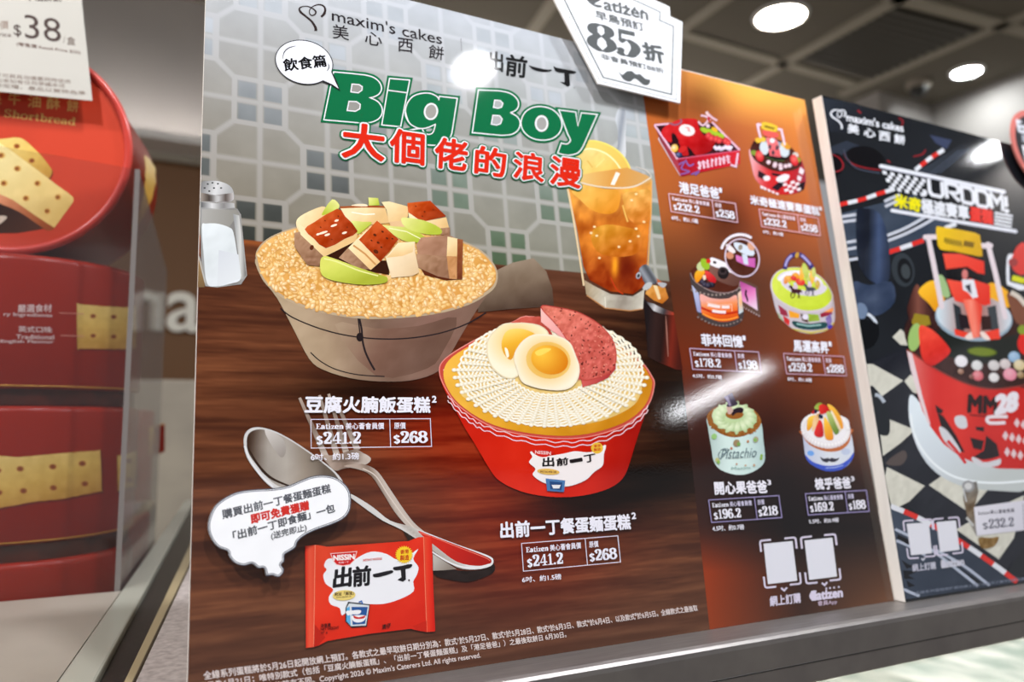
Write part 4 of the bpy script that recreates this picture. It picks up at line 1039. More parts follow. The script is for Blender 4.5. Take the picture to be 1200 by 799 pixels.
a.e(40, 164, 14, 20, (176, 178, 184), 20); a.e(40, 166, 8, 12, (60, 60, 66), 20); a.p(sm([(64, 236), (90, 206), (120, 208), (110, 236), (80, 250)], n=3), (186, 188, 190)); a.p(sm([(150, 206), (196, 208), (204, 220), (180, 236)], n=3), (176, 178, 184))
a.done('printed_sauce_bottle', po)

# ---- noodle cake
a = Art(PP, 8).at(500, 340, 4.2714)
cup = sm([(62, 412), (80, 480), (110, 540), (150, 615), (190, 690), (240, 770), (330, 920), (380, 965), (440, 995), (520, 1020), (650, 1036), (780, 1028), (890, 1000), (960, 962), (1000, 905), (1040, 780), (1075, 670), (1105, 585), (1130, 490), (1080, 470), (600, 440), (120, 410)], n=3)
a.p(cup, noisy(G3([(196, 30, 16), (214, 40, 20), (206, 32, 16), (160, 20, 14)], (180, 760), (1050, 760)), .01, .01, 10), 30)
br = sm([(62, 405), (90, 345), (200, 272), (330, 205), (430, 160), (540, 135), (900, 250), (1000, 300), (1080, 365), (1130, 440), (1137, 480), (1115, 560), (1060, 630), (960, 690), (800, 735), (640, 742), (450, 718), (300, 672), (160, 580), (92, 490)], n=4)
a.p(br, (198, 74, 62)); a.s(br, 5, (226, 140, 130), True)
for i in range(9): a.e(88 + i * 26, 400 - i * 19.5 - 10 * math.sin(i * .4), 7, 6, (236, 190, 184))
a.p(sm([(84, 402), (128, 334), (250, 262), (400, 205), (900, 260), (1000, 312), (1080, 378), (1122, 445), (1126, 480), (1105, 552), (1050, 620), (955, 676), (800, 720), (640, 728), (450, 705), (300, 660), (165, 572), (98, 482)], n=4), noisy(G3([(236, 178, 66), (224, 158, 40), (206, 136, 30)], (300, 300), (900, 720)), .012, .012, 16), 30)
wave = lambda off: [(x, y + off + 5 * math.sin(i * 1.45)) for i, (x, y) in enumerate(sm([(104, 535), (160, 600), (230, 655), (300, 690), (450, 735), (640, 765), (800, 758), (950, 712), (1050, 648), (1106, 585)], False, 8))]
a.s(wave(-6), 5, (232, 200, 206)); a.s(wave(16), 5, (232, 200, 206))
ring = sm([(160, 430), (170, 380), (210, 310), (290, 245), (400, 200), (760, 200), (950, 300), (1030, 360), (1066, 440), (1074, 500), (1040, 570), (950, 625), (840, 662), (680, 680), (540, 664), (400, 624), (300, 590), (200, 545), (168, 515)], n=4)
a.p(ring, noisy((234, 200, 124), .03, .03, 26), 26)
rr = random.Random(11); it = []
ctr = np.array([620, 400.])
RA = np.array(ring)
for j in range(13):
    r = .44 + .55 * j / 12; n_ = 150; pth = []
    for i in range(n_):
        th = 2 * math.pi * i / n_; w_ = r + .012 * math.sin(i * 1.9 + j)
        pth.append((ctr[0] + 462 * w_ * math.cos(th), ctr[1] + 265 * w_ * math.sin(th) * (1.06 if math.sin(th) > 0 else .95)))
    a.s(pth, 6 + 5 * r, (246, 236, 212), True); a.s(pth, 2.5 + 2 * r, (254, 250, 238), True)
it = []
for k in range(46):
    th = 2 * math.pi * k / 46
    for j in range(14):
        r = .45 + .54 * j / 13; q = ctr + np.array([math.cos(th) * 470, math.sin(th) * 272]) * r * (1.04 if math.sin(th) > 0 else .95)
        it.append((q[0], q[1], 13 * (.45 + .55 * r), 10 * (.45 + .55 * r), 0, (255, 252, 244), (236, 222, 190)))
a.grains(it)
# ham and eggs
a.p(sm([(418, 170), (470, 142), (540, 134), (575, 142), (632, 232), (600, 225), (570, 190), (500, 170)], n=3), noisy(G((206, 96, 80), (176, 66, 56), (440, 150), (620, 230)), .06, .06, 22), 12)
e1 = sm([(300, 292), (306, 250), (330, 215), (380, 174), (440, 168), (500, 168), (570, 184), (606, 222), (590, 270), (520, 330), (450, 430), (390, 436), (330, 390), (306, 340)], n=4)
a.p(e1, RG((455, 260), 170, (240, 190, 96), (250, 240, 214), 1.2), 14); a.s(e1, 7, (236, 220, 186), True)
a.p(sm([(372, 270), (390, 215), (430, 194), (490, 198), (545, 226), (520, 262), (450, 300), (420, 350), (385, 320)], n=3), G3([(250, 214, 110), (238, 176, 50), (222, 150, 40)], (420, 200), (460, 330)), 12)
a.p(sm([(388, 290), (402, 296), (410, 330), (398, 336)], n=3), (252, 244, 220))
ham = sm([(570, 86), (650, 88), (760, 114), (860, 172), (925, 245), (946, 325), (932, 392), (880, 430), (780, 452), (755, 400), (720, 290), (660, 190)], n=4)
a.p([(768, 440), (800, 445), (880, 425), (944, 340), (944, 395), (905, 440), (850, 466), (778, 486)], G((206, 90, 86), (176, 60, 62), (800, 440), (900, 460)), 14)
a.p([(568, 92), (585, 100), (670, 200), (730, 310), (768, 440), (760, 455), (735, 380), (690, 250), (625, 205), (570, 160)], G3([(246, 190, 184), (230, 150, 148), (206, 100, 96)], (575, 110), (760, 440)), 12)
a.p(ham, noisy(noisy(G3([(224, 124, 106), (210, 102, 90), (204, 92, 82)], (650, 90), (860, 430)), .05, .05, 36), .15, .15, 18), 9); a.s(ham, 5, (190, 70, 62), True)
it = []
for i in range(230):
    x, y = rr.uniform(580, 940), rr.uniform(90, 445)
    if inside(x, y, np.array(ham)):
        dk = rr.random() < .5
        it.append((x, y, rr.uniform(3, 8), rr.uniform(2, 4), rr.uniform(0, 180), (70, 26, 22) if dk else (236, 150, 130), (110, 40, 34) if dk else (216, 120, 104)))
a.grains(it)
e2 = sm([(438, 345), (446, 305), (480, 258), (530, 228), (590, 226), (660, 236), (712, 268), (740, 330), (758, 385), (752, 440), (720, 482), (670, 498), (590, 494), (520, 478), (475, 455), (455, 405)], n=4)
a.p(e2, RG((600, 350), 170, (236, 176, 72), (250, 240, 216), 1.1), 13); a.s(e2, 8, (244, 232, 206), True)
a.e(606, 352, 112, 92, RG((606, 352), 112, (228, 156, 46), (238, 196, 110)), 10); a.e(612, 350, 94, 72, RG((570, 320), 150, (252, 200, 70), (214, 120, 20)), 14)
a.p(sm([(540, 310), (580, 292), (620, 294), (600, 312), (556, 330)], n=3), (253, 214, 96))
NC = a.done('printed_noodle_cake', po)
def blob_label(a, pts, c=(240, 232, 232)): a.p(sm(pts, n=4), c)
a = Art(PP, 14).at(500, 460, 4.2714)
blob_label(a, [(515, 298), (545, 292), (600, 316), (680, 306), (740, 294), (820, 298), (892, 262), (884, 310), (878, 365), (835, 398), (790, 440), (700, 470), (610, 458), (572, 446), (528, 412), (542, 382), (510, 350), (526, 322)])
a.p(sm([(526, 284), (628, 292), (620, 312), (580, 324), (540, 310)], n=3), (206, 40, 34)); a.t('NISSIN', (540, 306), (618, 312), (541, 290), (240, 214, 214), .02, nb=4)
a.e(850, 278, 30, 28, (232, 186, 60)); a.t('香港', (834, 276), (868, 272), (834, 262), (200, 60, 30), .02, nb=4); a.t('製造', (834, 294), (868, 290), (834, 280), (200, 60, 30), .02, nb=4)
for ch, p, q, r in [('出', (578, 372), (634, 368), (578, 326)), ('前', (648, 368), (704, 362), (648, 330)), ('一', (716, 350), (776, 340), (714, 340)), ('丁', (788, 352), (842, 342), (784, 316))]: a.t(ch, p, q, r, (34, 28, 30), .035)
a.e(606, 396, 56, 15, (226, 182, 90), 4); a.t('附加麻油', (566, 402), (646, 404), (566, 390), (110, 70, 40), .01, nb=4)
a.p([(592, 430), (690, 440), (684, 498), (600, 492)], (70, 116, 170)); a.p([(612, 444), (676, 450), (672, 490), (616, 484)], (36, 70, 120)); a.p([(622, 462), (668, 462), (660, 480), (630, 480)], (226, 226, 230))
a.done('printed_bowl_label', NC)

# ---- fork and spoon
a = Art(PP, 4).at(230, 440, 4)
SIL = lambda p, q: G3([(176, 158, 146), (132, 112, 100), (196, 182, 172)], p, q)
for x0, y0, x1, y1 in [(484, 104, 608, 384), (577, 92, 660, 378), (620, 86, 706, 374), (646, 100, 756, 350)]:
    a.s([(x0, y0), ((x0 + x1) / 2, (y0 + y1) / 2), (x1, y1)], [13, 20, 30], SIL((x0, y0), (x1, y1)))
a.p(sm([(585, 372), (650, 374), (740, 346), (780, 362), (818, 388), (800, 414), (740, 428), (690, 436), (650, 446), (612, 410)], n=3), noisy(SIL((620, 370), (780, 430)), .03, .03, 26), 12)
a.p(sm([(690, 424), (760, 414), (800, 420), (850, 450), (900, 520), (960, 610), (1020, 690), (1080, 745), (1060, 776), (1000, 720), (930, 640), (880, 560), (820, 470), (760, 440)], n=3), SIL((800, 500), (860, 470)), 14)
a.s(sm([(780, 436), (840, 470), (900, 560), (980, 670), (1050, 745)], False), 5, (214, 202, 194)); a.done('printed_fork', po)
a = Art(PP, 6).at(230, 440, 4)
bw = sm([(222, 320), (228, 275), (255, 248), (300, 243), (360, 258), (430, 292), (520, 350), (600, 408), (655, 455), (688, 502), (690, 560), (640, 600), (540, 590), (440, 560), (350, 522), (285, 455), (238, 385)], n=4)
a.p(bw, (206, 204, 204)); 
a.p(sm([(236, 310), (250, 268), (300, 252), (370, 270), (440, 305), (530, 365), (610, 425), (660, 475), (680, 540), (600, 570), (460, 540), (370, 510), (300, 440), (248, 370)], n=4), noisy(G3([(66, 48, 38), (158, 150, 142), (176, 168, 160), (146, 134, 122), (96, 84, 74)], (240, 380), (600, 420)), .006, .006, 26), 22)
a.p(sm([(320, 255), (400, 290), (420, 350), (400, 385), (360, 340)], n=3), G((206, 200, 196), (150, 142, 136), (330, 260), (410, 380)), 12)
a.s(sm([(238, 330), (290, 420), (350, 480), (440, 520)], False), [5, 14, 8], (52, 36, 28)); a.s(sm([(226, 330), (250, 392), (300, 465), (360, 522)], False), 9, (222, 222, 226))
a.at(340, 610, 4.615)
a.p(sm([(770, 268), (840, 262), (960, 272), (1050, 262), (1098, 232), (1104, 270), (1060, 300), (960, 330), (860, 318), (790, 300)], n=3), noisy((34, 24, 22), .02, .03, 14), 14)
hd = sm([(310, -150), (360, -128), (450, -70), (540, 0), (640, 28), (720, 58), (900, 128), (1060, 184), (1098, 212), (1082, 246), (1000, 264), (900, 252), (800, 182), (700, 112), (600, 48), (500, 0), (400, -70), (320, -130)], n=3)
a.p([(600, 40), (720, 130), (790, 270), (640, 110)], (46, 34, 28)); a.p([(770, 180), (900, 262), (830, 268), (772, 270)], G((190, 184, 178), (140, 128, 118), (780, 200), (860, 270)), 14)
a.p(hd, G3([(214, 210, 208), (176, 166, 158), (196, 190, 186), (226, 226, 228)], (600, 40), (640, -10)), 16)
a.p(sm([(690, 58), (760, 80), (900, 132), (1055, 192), (1088, 216), (1070, 236), (1000, 244), (900, 222), (800, 150)], n=3), G((214, 40, 26), (166, 24, 18), (740, 80), (1060, 230)), 16); a.s(sm([(740, 150), (840, 215), (920, 248), (1000, 254), (1080, 236)], False), 9, (232, 230, 232))
a.s(sm([(700, 64), (800, 100), (900, 140), (1050, 198), (1080, 218)], False), 4, (232, 120, 100)); a.done('printed_spoon', po)

# ---- instant noodle packet
a = Art(PP, 9).at(340, 610, 4.615)
pk = [(80, 137), (135, 131), (150, 132), (200, 141), (420, 126), (640, 110), (690, 90), (765, 85), (772, 340), (783, 598), (738, 602), (700, 596), (650, 584), (420, 612), (200, 650), (150, 676), (85, 688)]
a.p(pk, noisy(G3([(226, 74, 44), (224, 48, 24), (212, 38, 20)], (80, 150), (560, 640)), .01, .01, 10), 26)
a.p([(80, 137), (135, 131), (130, 420), (126, 682), (85, 688)], G3([(216, 40, 22), (232, 90, 62), (226, 66, 42)], (80, 400), (132, 400)), 16); a.s([(134, 131), (130, 420), (126, 682)], 4, (238, 134, 104))
a.p([(720, 88), (765, 85), (772, 340), (783, 598), (738, 602), (728, 340)], G3([(222, 76, 48), (228, 50, 28), (206, 30, 18)], (722, 300), (776, 300)), 16); a.s([(720, 88), (728, 340), (738, 602)], 4, (236, 120, 90))
a.p([(132, 560), (190, 630), (150, 676), (126, 682)], (186, 32, 16)); a.p([(660, 570), (736, 540), (738, 602), (690, 594)], (196, 34, 18))
a.p(sm([(182, 245), (196, 212), (228, 205), (300, 232), (345, 212), (400, 180), (452, 167), (520, 180), (580, 212), (640, 190), (692, 152), (664, 206), (692, 250), (684, 292), (664, 330), (666, 382), (590, 425), (500, 450), (400, 452), (330, 470), (280, 512), (266, 472), (218, 452), (208, 412), (232, 372), (192, 342), (178, 295), (196, 265)], n=3), (236, 236, 242))
lg = [(218, 178), (359, 167), (346, 214), (322, 238), (285, 244), (250, 238), (232, 218)]
a.p(lg, (206, 30, 32)); a.s(lg, 4, (240, 200, 196), True); a.t('NISSIN', (234, 216), (346, 208), (233, 188), (246, 238, 238), .05, nb=6); a.t('出前一丁', (262, 232), (316, 228), (262, 222), (246, 230, 230), .01, nb=4)
for ch, p, q, r in [('出', (232, 366), (326, 352), (240, 258)), ('前', (338, 356), (432, 346), (340, 252))]: a.t(ch, p, q, r, (30, 28, 32), .04, nb=10)
a.p(sm([(446, 290), (470, 284), (545, 268), (552, 282), (500, 300), (454, 306)], n=3), (30, 28, 32)); a.p(sm([(556, 252), (590, 246), (654, 234), (650, 254), (610, 264), (564, 268)], n=3), (30, 28, 32)); a.p([(596, 258), (622, 254), (624, 318), (608, 330), (578, 320), (600, 306)], (30, 28, 32)); a.e(641, 322, 5, 5, (60, 40, 40))
a.t('INSTANT NOODLE', (394, 220), (494, 210), (394, 208), (214, 60, 50), .02, nb=4)
st_ = []
for i in range(48):
    r = 50 if i % 2 == 0 else 40; st_.append((615 + r * math.cos(2 * math.pi * i / 48), 184 + r * math.sin(2 * math.pi * i / 48)))
a.p(st_, (246, 206, 40)); a.t('香港', (594, 180), (640, 176), (594, 158), (196, 60, 20), .03, nb=6); a.t('製造', (592, 216), (640, 212), (594, 188), (196, 60, 20), .03, nb=6)
a.e(290, 403, 62, 28, (232, 208, 120), -4); a.t('附加「麻油」', (240, 408), (342, 400), (240, 388), (70, 40, 24), .03, nb=6); a.t('WITH SESAME OIL', (246, 420), (330, 412), (246, 412), (90, 60, 40), .01, nb=4)
a.p([(298, 470), (312, 438), (430, 452), (414, 572), (330, 578), (296, 545)], (40, 40, 48)); a.p([(304, 470), (318, 446), (426, 458), (408, 566), (328, 570), (302, 542)], (214, 220, 226)); a.p([(304, 472), (320, 462), (326, 566), (302, 542)], (90, 170, 220))
a.p([(330, 466), (418, 466), (404, 558), (336, 562)], (40, 84, 150)); a.p(sm([(330, 516), (370, 510), (408, 514), (398, 540), (370, 550), (342, 544)], n=3), (236, 236, 240)); a.p(sm([(340, 512), (370, 522), (404, 512), (396, 528), (350, 530)], n=3), (206, 40, 36)); a.p(sm([(300, 490), (340, 484), (380, 484), (372, 504), (330, 506), (310, 512)], n=3), (236, 236, 240)); a.s([(370, 440), (384, 434), (390, 450)], 7, (60, 110, 180))
a.t('清仔', (494, 588), (540, 578), (496, 562), (70, 22, 18), .03, nb=6); a.t('淨重量', (164, 578), (218, 572), (164, 558), (80, 20, 16), .02, nb=4); a.t('NET WEIGHT', (164, 594), (262, 584), (164, 580), (80, 20, 16), .02, nb=4); a.t('97 g', (166, 614), (200, 610), (166, 600), (80, 20, 16), .02, nb=4)
a.done('printed_noodle_packet', po)

# ---- captions with prices
def caption(ox, oy, sc, title, tq, bx, dv, p1, p2, small, sq, bold=.036, lc=(226, 220, 236), wc=(236, 234, 246), sup='²'):
    a = Art(PP, 13).at(ox, oy, sc)
    a.t(title, *tq, wc, bold, nb=8)
    A, B, D = [np.array(q, float) for q in tq]; up = D - A; ex = (B - A) / np.linalg.norm(B - A)
    s0 = B + up * .62 + ex * np.linalg.norm(up) * .10
    a.t(sup[-1] if False else {'¹': '1', '²': '2', '³': '3'}[sup], tuple(s0), tuple(s0 + ex * np.linalg.norm(up) * (.14 if sup == '¹' else .25)), tuple(s0 + up * .38), wc, .04, nb=6)
    TL, TR_, BR, BL_ = [np.array(q, float) for q in bx]
    def q(u, v): return tuple((TL * (1 - u) + TR_ * u) * (1 - v) + (BL_ * (1 - u) + BR * u) * v)
    w = .9 * sc if sc > 6 else 1.1 * sc
    e = .004
    for s0, s1 in (((-e, 0), (1 + e, 0)), ((1, 0), (1, 1)), ((1 + e, 1), (-e, 1)), ((0, 1), (0, 0)), ((dv, 0), (dv, 1))): a.s([q(*s0), q((s0[0] + s1[0]) / 2, (s0[1] + s1[1]) / 2), q(*s1)], w, lc)
    a.t('Eatizen', q(.04, .34), q(.272, .34), q(.04, .15), wc, pen=True, hi=.26, lo=.13)
    a.t('美心薈會員價', q(.29, .36), q(dv - .05, .36), q(.29, .13), lerp(lc, wc, .6), .022, nb=5); a.t('原價', q(dv + .035, .36), q(dv + .13, .36), q(dv + .035, .13), lerp(lc, wc, .6), .02, nb=5)
    def price(u0, s, v1, v0, uw):
        n = len(s); a.t('$', q(u0, v1 + .01), q(u0 + uw * .62, v1 + .01), q(u0, v0 + .12), wc, pen=True, hi=.23, lo=.12)
        _, L = pen_polys(s); a.t(s, q(u0 + uw * .72, v1), q(u0 + uw * .72 + L * uw * 1.46, v1), q(u0 + uw * .72, v0), wc, pen=True, hi=.235, lo=.10)
    k = (1 - dv - .06) / (.72 + (len(p2) * .65) * 1.46)
    price(.045, p1, .86, .45, min(k, .095)); price(dv + .028, p2, .86, .45, min(k, .095))
    a.t(small, *sq, wc, .02, nb=5)
    return a.done('printed_caption', po)
caption(340, 450, 6.656, '豆腐火腩飯蛋糕', ((115, 226), (1088, 224), (120, 97)), ((160, 277), (1090, 271), (1100, 487), (162, 500)), .66, '241.2', '268', '6吋、約1.3磅', ((160, 598), (535, 588), (158, 543)))
caption(570, 590, 6.316, '出前一丁餐蛋麵蛋糕', ((104, 258), (1064, 188), (99, 140)), ((256, 295), (968, 238), (988, 432), (270, 500)), .66, '241.2', '268', '6吋、約1.5磅', ((262, 585), (550, 560), (258, 542)))
caption(775, 200, 5.714, '港足爸爸', ((120, 150), (384, 190), (114, 76)), ((45, 155), (492, 222), (507, 348), (62, 275)), .65, '232.2', '258', '6吋、約1.1磅', ((66, 331), (243, 357), (60, 300)), sup='¹', lc=(220, 180, 190))
caption(775, 200, 5.714, '米奇極速賽車蛋糕', ((597, 226), (1058, 304), (589, 164)), ((650, 258), (1045, 318), (1060, 437), (668, 375)), .65, '232.2', '258', '6吋、約1磅', ((677, 421), (812, 442), (673, 396)), sup='¹', lc=(226, 170, 176))
caption(790, 380, 5.4545, '菲林回憶', ((176, 136), (438, 148), (166, 62)), ((95, 155), (535, 178), (552, 307), (115, 288)), .65, '178.2', '198', '4.5吋、約0.7磅', ((115, 342), (300, 352), (112, 316)), sup='¹', lc=(196, 170, 196))
caption(790, 380, 5.4545, '馬運高昇', ((762, 174), (984, 186), (756, 100)), ((695, 187), (1080, 207), (1098, 330), (715, 317)), .65, '259.2', '288', '8吋、約1.8磅', ((722, 362), (876, 370), (718, 337)), sup='¹', lc=(200, 158, 176))
caption(820, 550, 5.714, '開心果爸爸', ((100, 168), (448, 156), (92, 84)), ((55, 205), (525, 175), (545, 322), (75, 355)), .65, '196.2', '218', '4.5吋、約0.7磅', ((82, 414), (292, 402), (78, 378)), sup='³', lc=(150, 140, 186))
caption(820, 550, 5.714, '梳乎爸爸', ((771, 135), (1008, 124), (763, 60)), ((702, 163), (1110, 140), (1130, 280), (722, 305)), .65, '169.2', '188', '5.5吋、約0.9磅', ((728, 364), (925, 352), (724, 334)), sup='³', lc=(150, 140, 186))
# ---- six small cakes on the side panel
def mk(name, *k): return Art(PP, 3).at(*k)
RR = random.Random(21)
a = mk('x', 760, 120, 8.875)
a.p([(96, 380), (110, 358), (140, 370), (235, 590), (325, 745), (330, 772)], (206, 196, 206))
a.p([(60, 236), (300, 590), (335, 772), (120, 400)], G((120, 50, 60), (176, 60, 72), (80, 260), (310, 700)), 30)
a.p([(60, 236), (330, 215), (690, 215), (945, 500), (300, 590)], (62, 24, 30))
for pth in ([(60, 236), (210, 224)], [(60, 236), (180, 412), (300, 590)], [(660, 205), (800, 350), (948, 498)]): a.s(pth, 20, (226, 184, 208))
a.p(sm([(225, 218), (330, 174), (430, 168), (500, 180), (516, 240), (560, 330), (650, 380), (692, 415), (650, 500), (570, 540), (485, 552), (440, 490), (400, 455), (425, 530), (390, 556), (310, 540), (330, 470), (310, 410), (270, 325), (236, 330), (240, 410), (190, 400), (134, 330), (150, 270)], n=3), noisy(G3([(204, 40, 44), (190, 26, 30), (150, 16, 22)], (250, 200), (600, 540)), .02, .02, 18), 24)
a.p([(240, 340), (280, 335), (316, 405), (290, 425), (244, 415)], (40, 18, 24)); a.p([(400, 470), (440, 490), (482, 550), (420, 556)], (40, 18, 24))
a.s(sm([(218, 216), (270, 235), (320, 222), (340, 200), (330, 174)], False), 16, (130, 96, 120))
a.e(398, 290, 84, 58, (240, 226, 226), 16); a.s(sm([(385, 262), (420, 270), (410, 290), (435, 300)], False), 9, (214, 70, 80))
for pth in ([(540, 135), (600, 150), (640, 190)], [(605, 100), (620, 150), (610, 200), (560, 240), (515, 200)], [(620, 120), (660, 160), (712, 190)]): a.s(sm(pth, False), 20, (226, 190, 206))
a.s([(620, 150), (628, 195)], 24, (190, 30, 50)); a.e(606, 112, 16, 18, (232, 200, 200)); a.e(616, 245, 20, 20, (228, 200, 214))
for x, y in ((580, 290), (640, 305), (700, 325), (745, 345)): a.e(x, y, 46, 26, (160, 190, 50), 25)
a.e(685, 282, 36, 20, (236, 180, 40), 30)
for x, y in ((620, 345), (650, 370), (700, 380), (735, 395), (800, 400), (825, 420)): a.e(x, y, 30, 36, RG((x, y), 36, (236, 100, 96), (196, 36, 48)), 30)
for i in range(16): a.e(690 + i * 11, 478 + RR.uniform(-18, 18), 18, 16, RG((690 + i * 11, 470), 26, (250, 240, 250), (206, 190, 216)))
a.e(268, 478, 36, 42, RG((260, 470), 40, (250, 226, 200), (232, 176, 60)), 20); a.e(350, 490, 30, 50, (200, 40, 40), 60); a.e(314, 548, 36, 28, RG((304, 540), 36, (120, 130, 170), (36, 40, 70)))
a.p([(300, 590), (945, 500), (950, 640), (335, 772)], G3([(146, 26, 44), (196, 30, 46), (206, 40, 52)], (300, 700), (940, 580)), 40); a.s([(300, 590), (620, 545), (945, 502)], 12, (206, 90, 120))
for pth in ([(310, 650), (370, 620), (340, 690), (420, 720), (330, 750)], [(380, 600), (420, 660), (470, 640)], [(440, 750), (520, 720), (480, 760)]): a.s(sm(pth, False), 16, (126, 90, 160))
for i in range(8):
    x = 525 + i * 42; y = 660 - i * 9
    for j in range(3): a.s(sm([(x + RR.uniform(-16, 16), y - 40 + j * 26), (x + RR.uniform(-6, 14), y - 20 + j * 26), (x + RR.uniform(8, 30), y - 36 + j * 30)], False), 11, (232, 206, 224))
    a.s([(x, y - 48), (x + 4, y + 40)], 10, (232, 206, 224))
a.s([(925, 530), (905, 670), (850, 650)], 20, (230, 196, 216)); a.done('printed_jersey_cake', po)

a = mk('x', 870, 130, 5.325)
a.p(sm([(40, 245), (56, 340), (80, 425), (150, 492), (240, 522), (330, 516), (380, 488), (397, 430), (378, 330), (345, 275), (280, 265), (180, 255), (80, 250)], n=3), G3([(232, 170, 176), (206, 50, 54), (196, 36, 40), (150, 50, 66)], (45, 380), (395, 430)), 22)
for q in ([(100, 370), (150, 400), (130, 430), (95, 410)], [(180, 385), (240, 395), (230, 410), (185, 402)], [(230, 440), (270, 450), (220, 500), (180, 480)], [(345, 455), (390, 440), (385, 490), (345, 510)]): a.p(q, (44, 30, 38))
for q in ([(210, 420), (260, 395), (294, 405), (270, 440), (225, 444)], [(130, 410), (165, 405), (170, 430), (140, 436)]): a.p(sm(q, n=3), (236, 226, 234))
for i in range(4):
    for j in range(4):
        if (i + j) % 2 == 0: a.p([(250 + i * 24 + j * 5, 455 - i * 7 + j * 17), (274 + i * 24 + j * 5, 448 - i * 7 + j * 17), (279 + i * 24 + j * 5, 464 - i * 7 + j * 17), (255 + i * 24 + j * 5, 472 - i * 7 + j * 17)], (236, 220, 226))
for x in (110, 130, 155, 180, 205): a.p([(x, 465 + (x - 110) * .45), (x + 18, 470 + (x - 110) * .45), (x + 20, 488 + (x - 110) * .4), (x + 4, 484 + (x - 110) * .4)], (236, 220, 226))
for q in ([(360, 350), (385, 370), (375, 400), (350, 385)], [(345, 400), (370, 415), (360, 440), (340, 428)]): a.p(q, (232, 216, 224))
a.p(sm([(48, 250), (60, 205), (90, 172), (150, 160), (240, 186), (310, 235), (350, 290), (368, 332), (330, 365), (260, 380), (190, 374), (120, 340), (70, 300)], n=3), noisy((70, 36, 32), .03, .03, 16), 22)
a.e(200, 242, 96, 56, (150, 158, 176), 16); a.e(205, 262, 84, 46, (36, 30, 32), 16)
a.e(135, 232, 28, 42, (206, 214, 222), -10); a.e(258, 250, 30, 40, (206, 214, 222), -20)
a.p([(145, 165), (215, 180), (235, 260), (240, 290), (170, 280), (160, 230)], G((240, 130, 134), (220, 90, 96), (150, 170), (230, 290)), 18); a.e(185, 185, 16, 16, (230, 230, 236))
for x, y in ((170, 225), (215, 230), (190, 262)): a.e(x, y, 9, 16, (70, 60, 72))
for x, y, c in ((98, 184, (236, 186, 60)), (125, 178, (232, 190, 70)), (260, 210, (240, 190, 70)), (280, 226, (216, 150, 50)), (70, 262, (130, 150, 60)), (345, 305, (140, 150, 60)), (330, 275, (206, 196, 190))): a.e(x, y, 20, 16, c, 20)
for x, y in ((105, 282), (322, 308)): a.e(x, y, 24, 36, RG((x, y - 8), 34, (240, 120, 110), (206, 40, 50)), -20)
a.s([(150, 290), (200, 310), (260, 312)], 10, (60, 76, 44))
for x, y in ((162, 320), (200, 342), (236, 340), (238, 358), (268, 345), (292, 340), (202, 332)): a.e(x, y, 14, 13, RG((x, y), 14, (246, 236, 240), (206, 170, 184)))
for pth in ([(92, 80), (100, 125), (112, 168)], [(92, 82), (120, 90)], [(214, 112), (246, 120)], [(240, 112), (252, 165), (262, 215)]): a.s(pth, 14, (236, 204, 222))
a.p(sm([(128, 120), (215, 138), (222, 162), (180, 170), (132, 150)], n=3), (232, 96, 90))
a.p(sm([(122, 72), (160, 74), (216, 96), (212, 130), (170, 126), (120, 112)], n=3), (226, 190, 60)); a.s([(136, 96), (198, 112)], 12, (130, 104, 40)); a.done('printed_racing_cake', po)

a = mk('x', 800, 265, 6.39)
a.p([(420, 395), (500, 420), (562, 450), (572, 560), (582, 682), (500, 630), (448, 590), (440, 500)], (96, 70, 60)); a.p([(425, 410), (545, 465), (560, 632), (445, 560)], G3([(170, 70, 140), (226, 130, 190), (230, 206, 226)], (440, 420), (520, 620)), 20)
for q in ([(468, 478), (480, 482), (478, 515), (490, 545), (484, 572), (474, 540), (464, 515)],): a.p(sm(q, n=3), (30, 24, 30))
for i in range(7): a.e(456 + i * 19, 608 + i * 10.5, 6, 7, (170, 150, 150))
a.p(sm([(52, 350), (62, 430), (82, 530), (100, 625), (140, 690), (240, 742), (350, 756), (430, 722), (457, 655), (445, 560), (425, 440), (360, 405), (200, 380), (100, 360)], n=3), (72, 62, 62))
a.p([(66, 440), (118, 500), (140, 650), (108, 640)], G((186, 196, 226), (150, 150, 196), (70, 450), (130, 650)), 20); a.p([(412, 505), (436, 480), (452, 640), (420, 660)], G3([(236, 206, 196), (240, 180, 130), (190, 210, 226)], (430, 490), (440, 650)), 20)
a.p(sm([(128, 508), (200, 535), (270, 545), (345, 540), (404, 520), (412, 660), (415, 690), (320, 716), (240, 705), (146, 660), (136, 590)], n=3), G3([(236, 170, 160), (240, 140, 80), (232, 96, 30), (214, 84, 30)], (270, 540), (290, 710)), 20)
a.s(sm([(136, 610), (240, 650), (330, 655), (412, 640)], False), 16, (190, 40, 24)); a.s(sm([(146, 655), (240, 695), (330, 700), (412, 680)], False), 10, (246, 160, 60))
for q in ([(186, 588), (230, 598), (280, 606)], [(290, 606), (340, 606), (350, 604)], [(220, 634), (270, 642), (322, 644)]): a.s(q, 22, (240, 222, 222))
a.s([(176, 570), (270, 590), (365, 585), (368, 640)], 4, (240, 200, 180))
for i in range(13):
    t = i / 12; x = 70 + 360 * t; y = 470 + 52 * math.sin(math.pi * (t * .9 + .05)) - 12 * t; a.e(x, y, 8, 8, (150, 136, 130)); a.e(115 + 320 * t, 672 + 62 * math.sin(math.pi * (t * .9 + .05)) + 20 * t, 8, 7, (130, 116, 112))
a.p(sm([(56, 350), (70, 320), (110, 300), (200, 290), (330, 320), (400, 370), (426, 420), (410, 470), (330, 498), (230, 490), (140, 450), (80, 400)], n=3), noisy((84, 40, 30), .02, .02, 10), 24); a.s(sm([(56, 350), (80, 400), (140, 450), (230, 492), (330, 500), (410, 470), (426, 420)], False), 7, (150, 130, 130))
